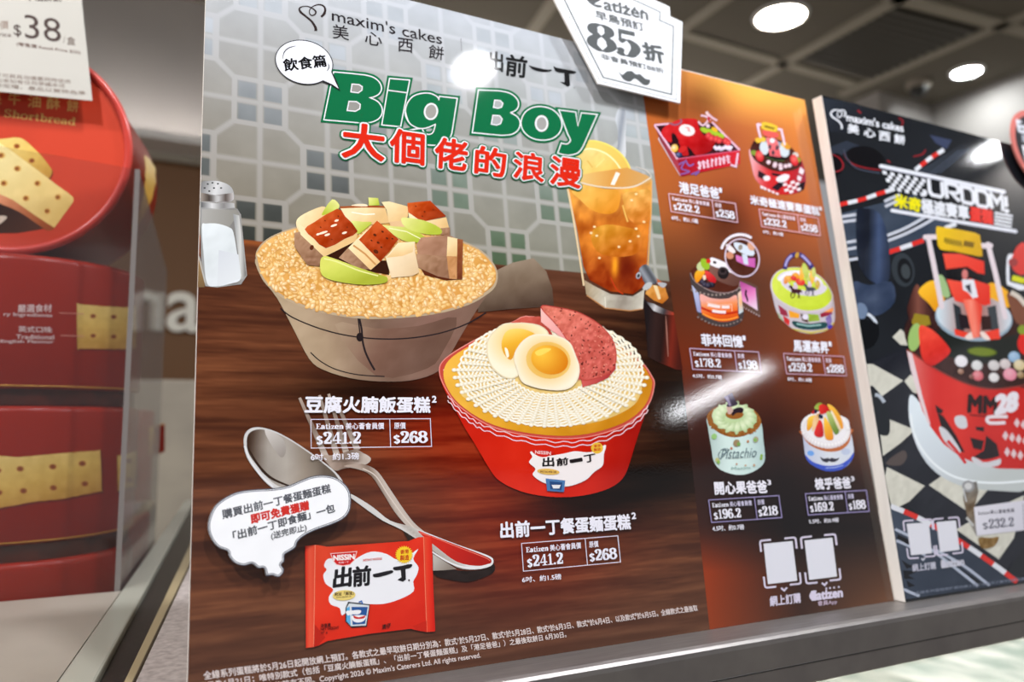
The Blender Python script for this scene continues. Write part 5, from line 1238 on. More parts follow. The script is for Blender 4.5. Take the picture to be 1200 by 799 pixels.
a.p(sm([(200, 300), (240, 250), (300, 260), (420, 330), (426, 400), (400, 448), (340, 440), (250, 402), (200, 350)], n=2), G((130, 92, 82), (96, 62, 54), (230, 270), (400, 440)), 20)
a.p(sm([(205, 240), (240, 240), (330, 280), (420, 318), (418, 358), (400, 366), (300, 325), (203, 290)], n=2), (240, 236, 242)); a.e(238, 272, 14, 10, (60, 50, 50), 20)
a.e(302, 352, 42, 46, (36, 30, 32)); a.e(298, 335, 34, 30, (58, 48, 50)); a.e(298, 335, 18, 15, (30, 24, 26))
a.p(sm([(86, 370), (110, 330), (150, 322), (165, 350), (130, 400), (100, 425)], n=3), G((246, 184, 50), (226, 130, 24), (100, 330), (130, 420)), 14); a.e(140, 300, 40, 34, (196, 206, 150), -40); a.e(166, 285, 30, 46, (150, 186, 46), -30); a.e(190, 262, 18, 18, (206, 50, 40))
a.p(sm([(165, 335), (200, 345), (245, 390), (240, 425), (200, 415), (170, 380)], n=3), G((226, 70, 66), (186, 26, 36), (180, 340), (230, 420)), 14)
for x, y in ((150, 420), (165, 440), (215, 440), (190, 445)): a.e(x, y, 26, 20, RG((x - 6, y - 6), 26, (90, 86, 106), (26, 22, 34)))
a.e(160, 385, 12, 20, (240, 210, 190))
inner = ell(443, 238, 124, 144, -22, 50); a.p(inner, noisy((78, 40, 30), .02, .02, 12), 30)
a.p([(395, 215), (470, 240), (540, 240), (540, 312), (470, 296), (400, 262)], G((214, 120, 190), (196, 90, 170), (400, 230), (540, 300)), 24); a.p([(440, 210), (480, 214), (490, 290), (456, 284)], (206, 216, 232))
a.p(sm([(378, 125), (440, 130), (530, 180), (526, 222), (470, 214), (404, 180)], n=2), (214, 222, 236)); a.e(430, 160, 16, 22, (150, 140, 130), 20); a.p(sm([(320, 140), (350, 140), (395, 190), (370, 205), (335, 180)], n=2), (236, 228, 230)); a.e(350, 220, 30, 26, (206, 140, 110), 30); a.e(510, 150, 26, 36, (216, 160, 130), -20)
a.s(inner, 11, (214, 196, 214), True)
for i in range(15):
    t = math.radians(196 + i * 7.6); a.e(428 + 142 * math.cos(t), 200 + 158 * math.sin(t) * .86, 11, 12, (236, 228, 236))
a.done('printed_camera_cake', po)

a = mk('x', 890, 285, 6.945)
a.p(sm([(88, 335), (104, 425), (138, 560), (200, 642), (300, 712), (420, 737), (540, 712), (604, 652), (612, 560), (597, 450), (540, 430), (340, 380), (140, 345)], n=3), (196, 186, 196))
for q, c in [([(150, 500), (220, 550), (235, 600), (170, 580)], (150, 50, 70)), ([(190, 585), (245, 625), (240, 672), (200, 640)], (206, 50, 50)), ([(235, 545), (325, 575), (320, 610), (245, 605)], (236, 160, 50)), ([(390, 575), (480, 580), (490, 632), (400, 640)], (150, 176, 60)), ([(490, 575), (590, 530), (590, 580), (500, 606)], (146, 40, 60)), ([(520, 560), (600, 520), (598, 560)], (240, 150, 80)), ([(250, 690), (420, 720), (540, 700), (600, 640), (604, 660), (540, 712), (420, 737), (300, 712)], (206, 190, 90)), ([(330, 570), (380, 590), (400, 650), (345, 630)], (90, 66, 60)), ([(535, 610), (580, 570), (590, 640), (560, 690)], (130, 110, 170)), ([(140, 555), (180, 600), (200, 642), (160, 610)], (170, 180, 150))]: a.p(q, noisy(c, .03, .03, 16), 20)
a.e(372, 600, 26, 22, (226, 220, 236)); a.p(sm([(270, 632), (400, 655), (535, 640), (540, 690), (400, 706), (290, 680)], n=3), (40, 74, 76)); a.s([(300, 655), (400, 674), (500, 664)], 12, (150, 190, 186)); a.e(572, 680, 24, 14, (70, 60, 170), -30)
topr = sm([(88, 330), (104, 275), (140, 232), (190, 208), (260, 196), (340, 200), (420, 226), (500, 275), (560, 345), (598, 425), (590, 480), (540, 530), (470, 556), (370, 562), (260, 530), (150, 466), (100, 400)], n=4)
a.p(topr, (210, 196, 206)); a.p([((x - 340) * .955 + 340, (y - 370) * .95 + 365) for x, y in topr], noisy(G((214, 226, 90), (196, 214, 60), (200, 220), (400, 540)), .03, .03, 8), 26)
for i in range(34):
    t = math.radians(i * 360 / 34); a.e(330 + 165 * math.cos(t) + (30 if math.sin(t) > 0 else 0), 325 + 80 * math.sin(t) + 25 * math.cos(t), 26, 22, RG((325 + 165 * math.cos(t), 318 + 80 * math.sin(t)), 34, (250, 246, 250), (214, 206, 220)))
for x, y, rx, ry, r, c in [(230, 290, 34, 26, 0, (236, 160, 60)), (290, 270, 30, 30, 0, (236, 150, 40)), (275, 285, 26, 20, 30, (214, 40, 40)), (330, 315, 40, 28, 20, (220, 50, 44)), (346, 240, 22, 66, 10, (240, 170, 50)), (372, 225, 24, 66, -14, (180, 196, 80)), (426, 270, 24, 64, 8, (240, 176, 60)), (438, 235, 16, 46, -4, (190, 200, 100)), (470, 335, 20, 34, 0, (196, 160, 70)), (395, 300, 20, 24, 0, (186, 196, 90)), (210, 310, 16, 24, 0, (226, 130, 60))]: a.e(x, y, rx, ry, RG((x - 4, y - 8), max(rx, ry), lerp(c, (255, 240, 200), .3), c), r)
def horse(cx, cy, s, c):
    a.p(sm([(cx - 34 * s, cy - 4 * s), (cx - 44 * s, cy - 26 * s), (cx - 54 * s, cy - 24 * s), (cx - 50 * s, cy - 40 * s), (cx - 30 * s, cy - 40 * s), (cx - 16 * s, cy - 16 * s), (cx + 24 * s, cy - 14 * s), (cx + 44 * s, cy - 4 * s), (cx + 52 * s, cy + 14 * s), (cx + 36 * s, cy + 10 * s), (cx + 22 * s, cy + 18 * s), (cx - 22 * s, cy + 16 * s)], n=3), c)
    for x0, x1, x2 in ((-26, -38, -28), (-14, -8, -20), (18, 28, 16), (30, 20, 34)): a.s([(cx + x0 * s, cy + 8 * s), (cx + x1 * s, cy + 34 * s), (cx + x2 * s, cy + 58 * s)], [11 * s, 7 * s, 6 * s], c)
    a.p(sm([(cx - 18 * s, cy - 18 * s), (cx - 14 * s, cy - 44 * s), (cx + 8 * s, cy - 52 * s), (cx + 14 * s, cy - 18 * s)], n=3), (214, 190, 206)); a.e(cx - 6 * s, cy - 54 * s, 11 * s, 11 * s, (206, 206, 226))
horse(292, 388, 1.05, (70, 36, 44)); horse(408, 372, .95, (76, 76, 90))
arch = sm([(205, 214), (212, 170), (230, 130), (262, 100), (305, 90), (345, 104), (380, 138), (408, 170), (428, 202)], False)
a.s(arch, 34, (62, 56, 120)); a.s(arch[3:16], 17, (176, 166, 216)); a.s(arch[24:37], 17, (176, 166, 216)); a.e(303, 98, 16, 24, (196, 150, 60), 20); a.done('printed_horse_cake', po)

a = mk('x', 820, 450, 6.316)
a.p(sm([(50, 250), (60, 330), (84, 470), (102, 570), (150, 632), (260, 670), (360, 662), (450, 612), (482, 550), (470, 420), (455, 290), (400, 280), (250, 262), (100, 255)], n=3), G3([(176, 196, 192), (212, 232, 228), (206, 228, 224), (176, 200, 200)], (60, 450), (480, 430)), 26)
a.p(sm([(52, 255), (64, 215), (110, 175), (200, 150), (320, 158), (410, 200), (452, 262), (444, 310), (400, 352), (320, 385), (240, 394), (150, 366), (80, 310)], n=4), noisy((156, 98, 44), .08, .08, 40), 18)
it = []
for i in range(230):
    t = RR.uniform(0, 2 * math.pi); r = RR.uniform(.8, .97); it.append((252 + 200 * r * math.cos(t), 272 + 116 * r * math.sin(t) + 12 * math.cos(t), RR.uniform(6, 12), RR.uniform(4, 7), RR.uniform(0, 180), lerp((220, 160, 80), (170, 100, 40), RR.random()), (120, 66, 26)))
a.grains(it)
a.p(sm([(90, 240), (100, 200), (150, 160), (230, 148), (320, 158), (390, 195), (420, 250), (400, 300), (330, 340), (250, 352), (160, 325), (110, 290)], n=4), G((206, 224, 176), (176, 202, 146), (150, 160), (330, 340)), 20)
for i in range(15):
    t = math.radians(i * 24 + 8); x, y = 255 + 120 * math.cos(t), 248 + 76 * math.sin(t)
    a.e(x, y, 52, 19, RG((x - 6, y - 8), 54, (230, 240, 206), (180, 204, 150)), math.degrees(math.atan2(76 * math.sin(t), 120 * math.cos(t))) + 24)
a.e(255, 225, 66, 34, (150, 92, 40)); a.p(sm([(232, 200), (262, 180), (300, 172), (322, 186), (312, 212), (270, 214), (240, 236)], n=3), (40, 28, 38)); a.p([(194, 170), (228, 160), (246, 200), (224, 226), (206, 220)], (206, 170, 160))
a.p([(178, 96), (236, 66), (274, 146), (214, 166)], G((92, 78, 110), (46, 36, 52), (190, 90), (260, 150)), 20); a.p(sm([(196, 152), (262, 128), (280, 144), (262, 160), (210, 170)], n=3), (56, 44, 62)); a.p([(186, 100), (206, 92), (232, 158), (216, 164)], (140, 126, 156))
for x, y, r, c in [(104, 388, 20, (150, 196, 120)), (270, 436, 24, (156, 132, 100)), (286, 444, 13, (120, 160, 80)), (412, 410, 20, (170, 160, 130)), (408, 414, 12, (130, 180, 100)), (452, 550, 10, (140, 180, 80)), (455, 530, 10, (140, 180, 80)), (126, 560, 14, (190, 190, 130)), (136, 578, 12, (140, 180, 90)), (232, 476, 9, (190, 120, 90)), (354, 424, 9, (190, 130, 90)), (270, 592, 7, (190, 140, 110)), (336, 602, 7, (200, 170, 140)), (400, 600, 8, (200, 160, 130))]: a.e(x, y, r, r * 1.1, c, 20)
a.t('Pistachio', (150, 556), (412, 540), (168, 482), (110, 130, 136), .0, nb=4); a.s(sm([(150, 500), (136, 520), (150, 550), (200, 500), (215, 485), (180, 478), (150, 490)], False), 5, (110, 130, 136)); a.t('Maxim', (232, 634), (370, 628), (232, 614), (130, 166, 160), .0); a.done('printed_pistachio_cake', po)

a = mk('x', 820, 450, 6.316)
a.p(sm([(756, 330), (764, 400), (778, 520), (800, 570), (850, 610), (935, 642), (1030, 636), (1105, 590), (1138, 515), (1132, 430), (1112, 360), (1050, 350), (930, 345), (800, 340)], n=3), G3([(186, 192, 216), (216, 220, 228), (206, 212, 226)], (770, 480), (1130, 470)), 24)
a.p(sm([(778, 522), (830, 572), (930, 604), (1030, 596), (1100, 555), (1138, 505), (1132, 548), (1090, 602), (1030, 637), (935, 644), (845, 608), (800, 572)], n=3), (62, 86, 190))
a.e(820, 512, 26, 20, (110, 160, 226), 10); a.e(1080, 500, 34, 24, (186, 196, 220), 0); a.s([(930, 622), (1000, 618), (1060, 600)], 8, (150, 170, 220))
a.p(sm([(760, 380), (800, 440), (870, 480), (950, 500), (1040, 490), (1100, 440), (1118, 370), (1110, 330), (760, 340)], n=3), (186, 104, 56))
a.p(sm([(890, 536), (915, 552), (950, 545), (960, 556), (972, 545), (1005, 552), (1032, 545), (1012, 570), (975, 578), (958, 570), (940, 580), (905, 568)], n=3), (52, 50, 62))
a.p(sm([(750, 320), (760, 270), (800, 235), (940, 210), (1080, 250), (1108, 310), (1100, 380), (1040, 450), (960, 478), (880, 460), (800, 410)], n=3), (236, 232, 236))
for i in range(40):
    t = math.radians(i * 9); x, y = 930 + 168 * math.cos(t), 335 + 118 * math.sin(t) + 14 * math.cos(t)
    a.e(x, y, 17, 25 if math.sin(t) > .2 else 16, RG((x - 3, y - 7), 26, (252, 250, 250), (214, 206, 210)), 0)
for pts, c0, c1 in [([(940, 152), (990, 170), (1040, 240), (1060, 310), (1045, 332), (1000, 260)], (248, 196, 80), (230, 150, 40)), ([(845, 180), (870, 142), (905, 144), (890, 190)], (170, 190, 90), (130, 150, 60)), ([(880, 160), (920, 152), (958, 186), (940, 212), (890, 222)], (226, 60, 48), (190, 30, 36)), ([(826, 220), (840, 192), (860, 190), (866, 214)], (206, 44, 44), (170, 26, 34)), ([(800, 250), (840, 232), (852, 240), (826, 320), (796, 345), (790, 310)], (250, 206, 80), (232, 160, 46)), ([(840, 250), (880, 216), (890, 230), (860, 310), (830, 350)], (240, 200, 150), (220, 160, 90)), ([(846, 350), (880, 268), (905, 290), (914, 380), (880, 394), (850, 380)], (226, 50, 44), (180, 20, 34)), ([(915, 260), (930, 248), (975, 330), (986, 404), (945, 414), (922, 380)], (250, 200, 70), (230, 140, 30)), ([(935, 220), (960, 204), (1000, 270), (1030, 345), (1005, 374), (975, 330)], (190, 200, 120), (100, 130, 50)), ([(968, 206), (984, 210), (1040, 320), (1030, 345)], (240, 226, 200), (226, 206, 170))]:
    a.p(sm(pts, n=3), G(c0, c1, pts[0], pts[len(pts) // 2]), 16)
for x, y in ((854, 202), (898, 242), (886, 236)): a.e(x, y, 12, 15, (36, 40, 66))
a.done('printed_fruit_cake', po)

# ---- scan frames (their codes are left out)
a = Art(PP, 3).at(870, 620, 7.264); WF = (214, 206, 226)
def frame(a, TL, TR_, BR, BL_, pad, w, blank=True):
    TL, TR_, BR, BL_ = [np.array(p, float) for p in (TL, TR_, BR, BL_)]
    if blank: a.p([tuple(TL), tuple(TR_), tuple(BR), tuple(BL_)], (222, 222, 232))
    ex, ey = (TR_ - TL), (BL_ - TL); ex = ex / np.linalg.norm(ex); ey = ey / np.linalg.norm(ey)
    for c, sx, sy in ((TL, 1, 1), (TR_, -1, 1), (BR, -1, -1), (BL_, 1, -1)):
        o = c - ex * sx * pad - ey * sy * pad
        L = 3.4 * pad
        a.s([tuple(o + ex * sx * L), tuple(o + ex * sx * pad * .6), tuple(o + (ex * sx + ey * sy) * pad * .18), tuple(o + ey * sy * pad * .6), tuple(o + ey * sy * L)], w, WF)
frame(a, (178, 124), (425, 100), (466, 438), (216, 468), 28, 16); frame(a, (526, 96), (764, 72), (804, 402), (568, 432), 28, 16)
a.s([(328, 500), (354, 522), (378, 496)], 15, WF); a.s([(674, 456), (698, 476), (720, 450)], 15, WF)
a.t('網上訂購', (236, 656), (496, 624), (230, 572), WF, .03); a.t('會員App', (640, 660), (804, 640), (638, 612), (190, 170, 190), .02, nb=5)
a.e(600, 568, 32, 38, WF); a.t('Eatizen', (590, 606), (850, 574), (586, 530), WF, .05)
for x in (712, 744, 778, 818): a.e(x, 504 - (x - 712) * .12, 8, 8, WF)
a.done('printed_scan_frames', po)

# ---- small print
a = Art(PP, 3); FT = (224, 210, 208)
a.t('全線系列蛋糕將於5月26日起開放網上預訂。各款式之最早取餅日期分別為：款式¹於5月27日、款式²於5月28日、款式³於6月3日、款式⁴於6月4日、以及款式⁵於6月5日。全線款式之最後取', (239.5, 796.5), (818, 715.5), (238, 787), FT, .02, nb=5)
a.t('餅日為6月21日；唯特別款式（包括「豆腐火腩飯蛋糕」、「出前一丁餐蛋麵蛋糕」及「港足爸爸」）之最後取餅日 6月30日。', (233, 809.5), (664, 747), (232, 800), FT, .02, nb=5)
a.t("圖片只供參考，與實物略有不同。Copyright 2026 © Maxim's Caterers Ltd. All rights reserved.", (240, 821.5), (563.5, 772), (239, 811), FT, .015, nb=5)
a.done('printed_small_print', po)

# ------------------------------------------------------------------ die-cut cards stuck on the big poster
def die_cut(name, label, cat, plane_off, outline, inks, depth, spacer, m=MATTE, edge=EDGE):
    pl = Plane(PP.pt + NW * plane_off, NW)
    pts = pl.many(outline)
    r = root(name, tuple(pts.mean(0) - NW * plane_off), label, cat)
    bm = bmesh.new(); add_prism(bm, list(pts), -NW * depth); cdo = bm_obj('card', bm, edge, r)
    if spacer:
        c = np.array(spacer[0]); P = Plane(PP.pt, NW)
        a0 = [P.P(*p) + NW * 2.2e-3 * 0 for p in spacer]
        bm = bmesh.new(); add_prism(bm, [p + NW * .0012 for p in a0], NW * (plane_off - depth - .0013)); bm_obj('foam_pad', bm, mat('foam pad', (190, 190, 188), .9), r)
    a = Art(pl, 0); inks(a); a.done('printed_face', cdo, m)
    return r
o1 = [(x / 5.705 + 235, y / 5.705 + 545) for x, y in sm([(50, 430), (55, 360), (90, 280), (150, 225), (240, 180), (350, 162), (480, 155), (580, 138), (660, 105), (740, 75), (820, 66), (900, 80), (965, 125), (1000, 180), (1006, 250), (995, 310), (955, 358), (880, 395), (780, 430), (700, 468), (650, 510), (635, 550), (590, 580), (562, 600), (560, 640), (540, 665), (556, 690), (552, 722), (520, 748), (480, 736), (440, 738), (425, 690), (385, 688), (345, 660), (290, 672), (230, 655), (190, 610), (180, 575), (120, 550), (75, 500)], n=4)]
def ink1(a):
    a.p(o1, noisy((246, 247, 252), .1, .1, 3), 12)
    c = np.array(o1).mean(0); a.at(235, 545, 5.705)
    inn = [((x - 235) * 5.705, (y - 545) * 5.705) for x, y in o1]; A = np.array(inn)
    t = np.roll(A, -1, 0) - np.roll(A, 1, 0); t /= np.linalg.norm(t, axis=1)[:, None]; nn = np.stack([-t[:, 1], t[:, 0]], 1)
    a.s([tuple(p) for p in A + nn * 13], 5.5, (112, 114, 126), True); a.s([tuple(p) for p in A + nn * 3.5], 7, (84, 86, 98), True)
    K = (84, 86, 94)
    a.t('購買出前一丁餐蛋麵蛋糕', (150, 362), (872, 182), (142, 300), K, .03)
    a.t('即可免費獲贈', (342, 392), (726, 296), (334, 330), (206, 44, 36), .05)
    a.t('「出前一丁即食麵」一包', (222, 504), (900, 312), (214, 444), K, .03); a.t('(送完即止)', (474, 504), (710, 444), (470, 448), K, .02)
die_cut('offer_card', 'white cloud-shaped paper card with offer text stuck beside the printed spoon', 'card', .0048, o1, ink1, .0012, [(290, 605), (370, 585), (372, 612), (292, 632)])
K = lambda x, y: (650 + x / 6.394, y / 6.394)
o2 = [K(*p) for p in [(325, 625), (940, 772), (957, 165), (865, 122), (862, 52), (742, -4), (560, -92), (480, -122), (330, -180), (240, -205), (160, -208), (40, -236), (-60, -150), (-20, -60), (0, 5)]]
def ink2(a):
    a.p(o2, (236, 238, 246)); a.at(650, 0, 6.394); D = (34, 52, 50)
    a.s([(50, 0), (200, 318), (338, 606), (912, 747), (927, 188), (828, 142), (826, 76), (650, -6), (480, -70)], 4, D); a.s([(72, -4), (220, 296), (364, 580), (876, 708), (890, 198), (786, 152), (790, 90), (600, 2), (450, -60)], 10, D)
    a.p(sm([(244, -6), (262, 24), (310, 54), (352, 56), (350, 40), (300, 30), (330, 10), (350, -10), (300, -30)], n=3), (46, 50, 54))
    a.t('atizen', (372, 72), (700, 152), (366, -10), (54, 58, 60), .035)
    for x, y in ((486, 34), (534, 46), (598, 62), (656, 80)): a.e(x, y, 11, 10, (50, 54, 58))
    a.t('早鳥預訂', (312, 142), (672, 238), (300, 74), (60, 64, 66), .03)
    a.t('85', (262, 366), (632, 440), (246, 162), (44, 50, 52), pen=True, hi=.27, lo=.05)
    a.t('折', (676, 442), (826, 480), (652, 312), (44, 50, 52), .05); a.t('非會員預訂88折', (352, 442), (822, 554), (342, 398), (80, 84, 86), .025)
    a.p(sm([(478, 535), (505, 560), (540, 535), (580, 534), (608, 556), (640, 556), (680, 590), (714, 598), (706, 632), (668, 638), (620, 600), (596, 590), (560, 612), (510, 590)], n=4), (40, 46, 48))
die_cut('discount_tag', 'white badge-shaped card reading 85, standing off the top edge of the big poster', 'discount tag', .0085, o2, ink2, .0018, [(705, 70), (740, 76), (744, 92), (712, 86)])
# ------------------------------------------------------------------ the racing poster to the right
Pb = PP.P(1048, 704) + NW * .0100; Pt = PP.P(948, 113) + NW * .0205
vv = (Pt - Pb) - np.array([1., 0, 0]) * (Pt - Pb)[0]; N2 = np.cross(np.array([1., 0, 0]), vv); N2 /= np.linalg.norm(N2)
if N2[1] > 0: N2 = -N2
P2 = Plane(Pb, N2)
xl = .6012
z0 = 1.0002
def at2(x, z):
    s = (z - Pb[2]) / vv[2]; p = Pb + vv * s; return np.array([x, p[1], z])
h2 = at2(0, 0)[1] * 0 + P2.P(965, 112)[2]
c2 = [at2(xl, z0), at2(1.04, z0), at2(1.04, h2), at2(xl, h2)]
rp = root('racing_poster', (.88, .01, 1.0), 'thick black poster board with a red racing car cake, right of the big poster', 'poster')
bm = bmesh.new(); add_prism(bm, [p + np.array([0, .0002, 0]) for p in c2], np.array([0, .0125, 0])); bm_obj('board', bm, EDGE, rp, bevel=.0006)
def toP(P):
    q = P - CAM; z = -(q @ BACK); return (CX + FPX * (q @ RIGHT) / z, CY - FPX * (q @ CUP) / z)
C4 = [toP(c2[3]), toP(c2[2]), toP(c2[1]), toP(c2[0])]
P2.lim = np.array([xl + .0004 - Pb[0], (z0 + .0004 - Pb[2]) / P2.y[2]])
a = Art(P2, 0)
def night(px, py, uv):
    n = fbm(px * .02, py * .02, 3)[:, None]
    return np.clip(lerp(np.array([24, 26, 30.]), np.array([38, 42, 48.]), n) , 0, 255)
a.grid(C4, 60, 60, night)
def LE(y): return C4[0][0] + (C4[3][0] - C4[0][0]) * (y - C4[0][1]) / (C4[3][1] - C4[0][1])
a.at(940, 100, 4.615)
# dark car at the top left, asphalt, kerbs
a.p([(86, 60), (300, 100), (420, 190), (300, 260), (150, 250)], G((44, 50, 60), (28, 30, 36), (90, 70), (350, 250)), 30)
a.p([(140, 330), (240, 300), (350, 340), (360, 360), (230, 360), (200, 400), (150, 380)], (46, 52, 64)); a.e(340, 400, 110, 70, (18, 18, 22), 12); a.e(180, 430, 44, 64, (16, 16, 20), 10)
for pth, w in (([(228, 355), (240, 395), (280, 428), (350, 448), (425, 458)], [7, 8, 7, 7]), ([(160, 372), (200, 392), (222, 430), (210, 458), (165, 470)], [5, 9, 5]), ([(600, 385), (650, 372), (668, 345)], [5, 9, 5]), ([(520, 175), (545, 195), (535, 225)], [4, 8, 4]), ([(300, 135), (318, 150)], 10), ([(460, 405), (478, 418)], 7)): a.s(sm(pth, False), w, (142, 34, 42))
a.s(sm([(225, 345), (245, 400), (300, 450), (420, 475)], False), 7, (66, 72, 88))
a.p([(690, 268), (810, 296), (780, 345), (720, 310)], (58, 66, 92)); a.p([(600, 480), (860, 320), (1000, 330), (720, 480)], G((50, 56, 66), (36, 40, 48), (640, 470), (900, 330)), 40)
for o in (0, 26, 52): a.s([(690 + o, 478), (850 + o, 350 - o * .2)], 5, (66, 74, 90))
RD, WT = (214, 50, 44), (220, 222, 230)
def kerb(pts, n, w, first=0):
    P = np.array(sm(pts, False, 8)); d = np.r_[0, np.cumsum(np.linalg.norm(np.diff(P, axis=0), axis=1))]
    for i in range(n):
        ts = np.linspace(i / n, (i + 1) / n, 4) * d[-1]; a.s([(np.interp(t, d, P[:, 0]), np.interp(t, d, P[:, 1])) for t in ts], w, RD if (i + first) % 2 else WT)
kerb([(766, 348), (690, 396), (612, 458)], 5, 22); kerb([(195, 646), (320, 618), (420, 584), (500, 560)], 6, 22, 1)
LB = (xl_ := LE(250))
# asphalt bands on the left
a.at(960, 250, 4.9917)
a.p([(130, 0), (560, -110), (760, 60), (600, 180), (420, 240), (170, 250)], noisy((60, 70, 86), .01, .01, 14), 40)
for pth in ([(385, 134), (500, 88), (620, 20), (690, -30)], [(400, 160), (520, 112), (650, 42), (720, -10)], [(130, 20), (180, 12), (240, 4)], [(134, 50), (180, 44), (240, 36)], [(160, 170), (220, 160)], [(165, 210), (230, 198)], [(170, 272), (225, 264)], [(380, -70), (470, -110)], [(385, -40), (480, -84)]): a.s(sm(pth, False), 17, (196, 200, 212))
for pth in ([(392, 147), (510, 100), (635, 31), (705, -20)],): a.s(sm(pth, False), 10, (22, 24, 28))
kerb([(405, 228), (500, 196), (610, 158)], 3, 26, 1); kerb([(735, 85), (800, 62)], 1, 24); 
a.p(sm([(215, 0), (260, -30), (350, 0), (400, 140), (410, 380), (330, 410), (230, 300)], n=3), noisy(G3([(34, 40, 54), (28, 32, 42), (66, 82, 116), (40, 48, 66)], (220, 150), (410, 160)), .012, .012, 16), 30)
a.p(sm([(200, 400), (290, 420), (420, 400), (440, 520), (330, 600), (210, 540)], n=3), noisy((62, 74, 98), .012, .012, 40), 30)
a.e(490, 330, 66, 100, (52, 58, 64), -10); a.e(500, 335, 44, 74, (26, 28, 32), -10); a.e(505, 340, 26, 44, (62, 68, 72), -10); a.p(sm([(222, 530), (262, 530), (282, 570), (262, 616), (232, 610)], n=3), (110, 128, 156)); a.s(sm([(280, 590), (300, 600), (330, 640), (300, 670)], False), 18, (206, 214, 226)); a.p(sm([(225, 620), (330, 640), (350, 700), (320, 770), (262, 790), (245, 720)], n=3), (18, 20, 24))
# checked cloth
a.at(980, 380, 3.9955)
a.p([(LE(420) * 0 + 145, 180), (330, 100), (400, 480), (560, 640), (900, 700), (900, 1020), (760, 1300), (240, 760)], noisy((34, 36, 44), .2, .02, 12), 60)
DI = (208, 206, 194)
for q in ([(142, 185), (170, 186), (312, 264), (214, 336), (156, 290)], [(318, 266), (346, 236), (400, 270), (400, 330), (360, 320)], [(262, 60), (300, 22), (332, 50), (340, 100), (300, 96)], [(250, 446), (368, 494), (300, 556), (218, 616), (206, 520)], [(215, 720), (236, 668), (414, 756), (340, 830), (262, 870)], [(432, 752), (520, 690), (720, 760), (620, 880)], [(560, 960), (700, 880), (880, 800), (830, 1000), (760, 1100)]):
    a.p(q, noisy(DI, .25, .04, 18), 16)
a.p(sm([(160, 290), (190, 310), (240, 380), (250, 500), (225, 522), (195, 500), (175, 400)], n=3), (28, 32, 38)); a.s(sm([(180, 330), (200, 335), (225, 365)], False), 16, (176, 184, 196))
a.p(sm([(230, 650), (310, 590), (330, 620), (300, 660)], n=3), (84, 74, 72))
a.done('printed_track', rp)
a = Art(P2, 2).at(940, 100, 4.615)
k = a.k
a.k = (940 - 0, 100, 4.615)
def heart2(a, c):
    a.s(sm([(214, 236), (212, 215), (195, 192), (165, 172), (155, 152), (168, 136), (195, 134), (215, 150), (205, 172), (190, 165), (196, 140), (220, 134), (234, 150), (226, 172)], False, 4), [10, 9, 8, 9, 9, 8, 6, 6, 6, 5, 5, 6, 9, 8], c)
WH2 = (226, 228, 236); heart2(a, WH2)
a.t("maxim's cakes", (240, 192), (548, 252), (238, 150), WH2, .03)
for ch, p, q, r in [('美', (247, 256), (306, 266), (246, 206)), ('心', (334, 276), (394, 284), (334, 230)), ('西', (416, 296), (474, 304), (416, 248)), ('餅', (498, 312), (554, 322), (498, 262))]: a.t(ch, p, q, r, WH2, .03)
a.done('printed_shop_logo', rp)
a = Art(P2, 3).at(940, 100, 4.615)
a.s([(425, 437), (760, 507), (1090, 577)], 22, (196, 198, 214), caps=True); a.s([(425, 435), (760, 505), (1090, 575)], 15, WH2, caps=True)
a.s([(486, 677), (820, 734), (1154, 790)], 20, (196, 198, 214), caps=True); a.s([(486, 676), (820, 733), (1154, 789)], 13, WH2, caps=True)
for i in range(5):
    for j in range(11):
        x = 445 + j * 21 + i * 9; y = 472 + j * 4.3 + i * 21
        if (i + j) % 2 == 0 and x < 668: a.p([(x - 13, y - 12), (x + 9, y - 7), (x + 14, y + 12), (x - 8, y + 8)], WH2)
a.e(664, 588, 10, 10, WH2)
# the block letters
LT = {'U': [(0, 1), (0, .18), (.18, 0), (.82, 0), (1, .18), (1, 1)], 'R': [(0, 0), (0, 1), (.8, 1), (1, .85), (1, .6), (.8, .45), (.3, .45), (1, 0)], 'D': [(0, 0), (0, 1), (.75, 1), (1, .8), (1, .2), (.75, 0), (0, 0)], 'M': [(0, 0), (0, 1), (.5, .45), (1, 1), (1, 0)], '!': [(.5, 1), (.5, .32)]}
A0, ex, ey = np.array([690., 590.]), np.array([420., 96.]), np.array([-8., -84.])
for i, (ch, x0, w) in enumerate([('U', .0, .17), ('R', .22, .16), ('D', .42, .15), ('D', .61, .15), ('M', .80, .14), ('!', .965, .05)]):
    pth = [tuple(A0 + ex * (x0 + x * w) + ey * y) for x, y in LT[ch]]
    a.s(pth, 19, WH2)
    if ch == '!': q = A0 + ex * (x0 + .5 * w) + ey * .06; a.e(q[0], q[1], 13, 12, WH2)
a.t('米奇', (498, 655), (640, 686), (500, 586), (232, 222, 30), .05); a.t('極速賽車', (648, 690), (902, 728), (642, 612), WH2, .045)
a.t('蛋糕', (908, 732), (1030, 752), (906, 656), (222, 44, 34), .06)
for i in range(4): a.s([(1040 - i * 1, 690 + i * 19), (1136 - i * 2, 708 + i * 19)], 12, WH2)
a.done('printed_title', rp)

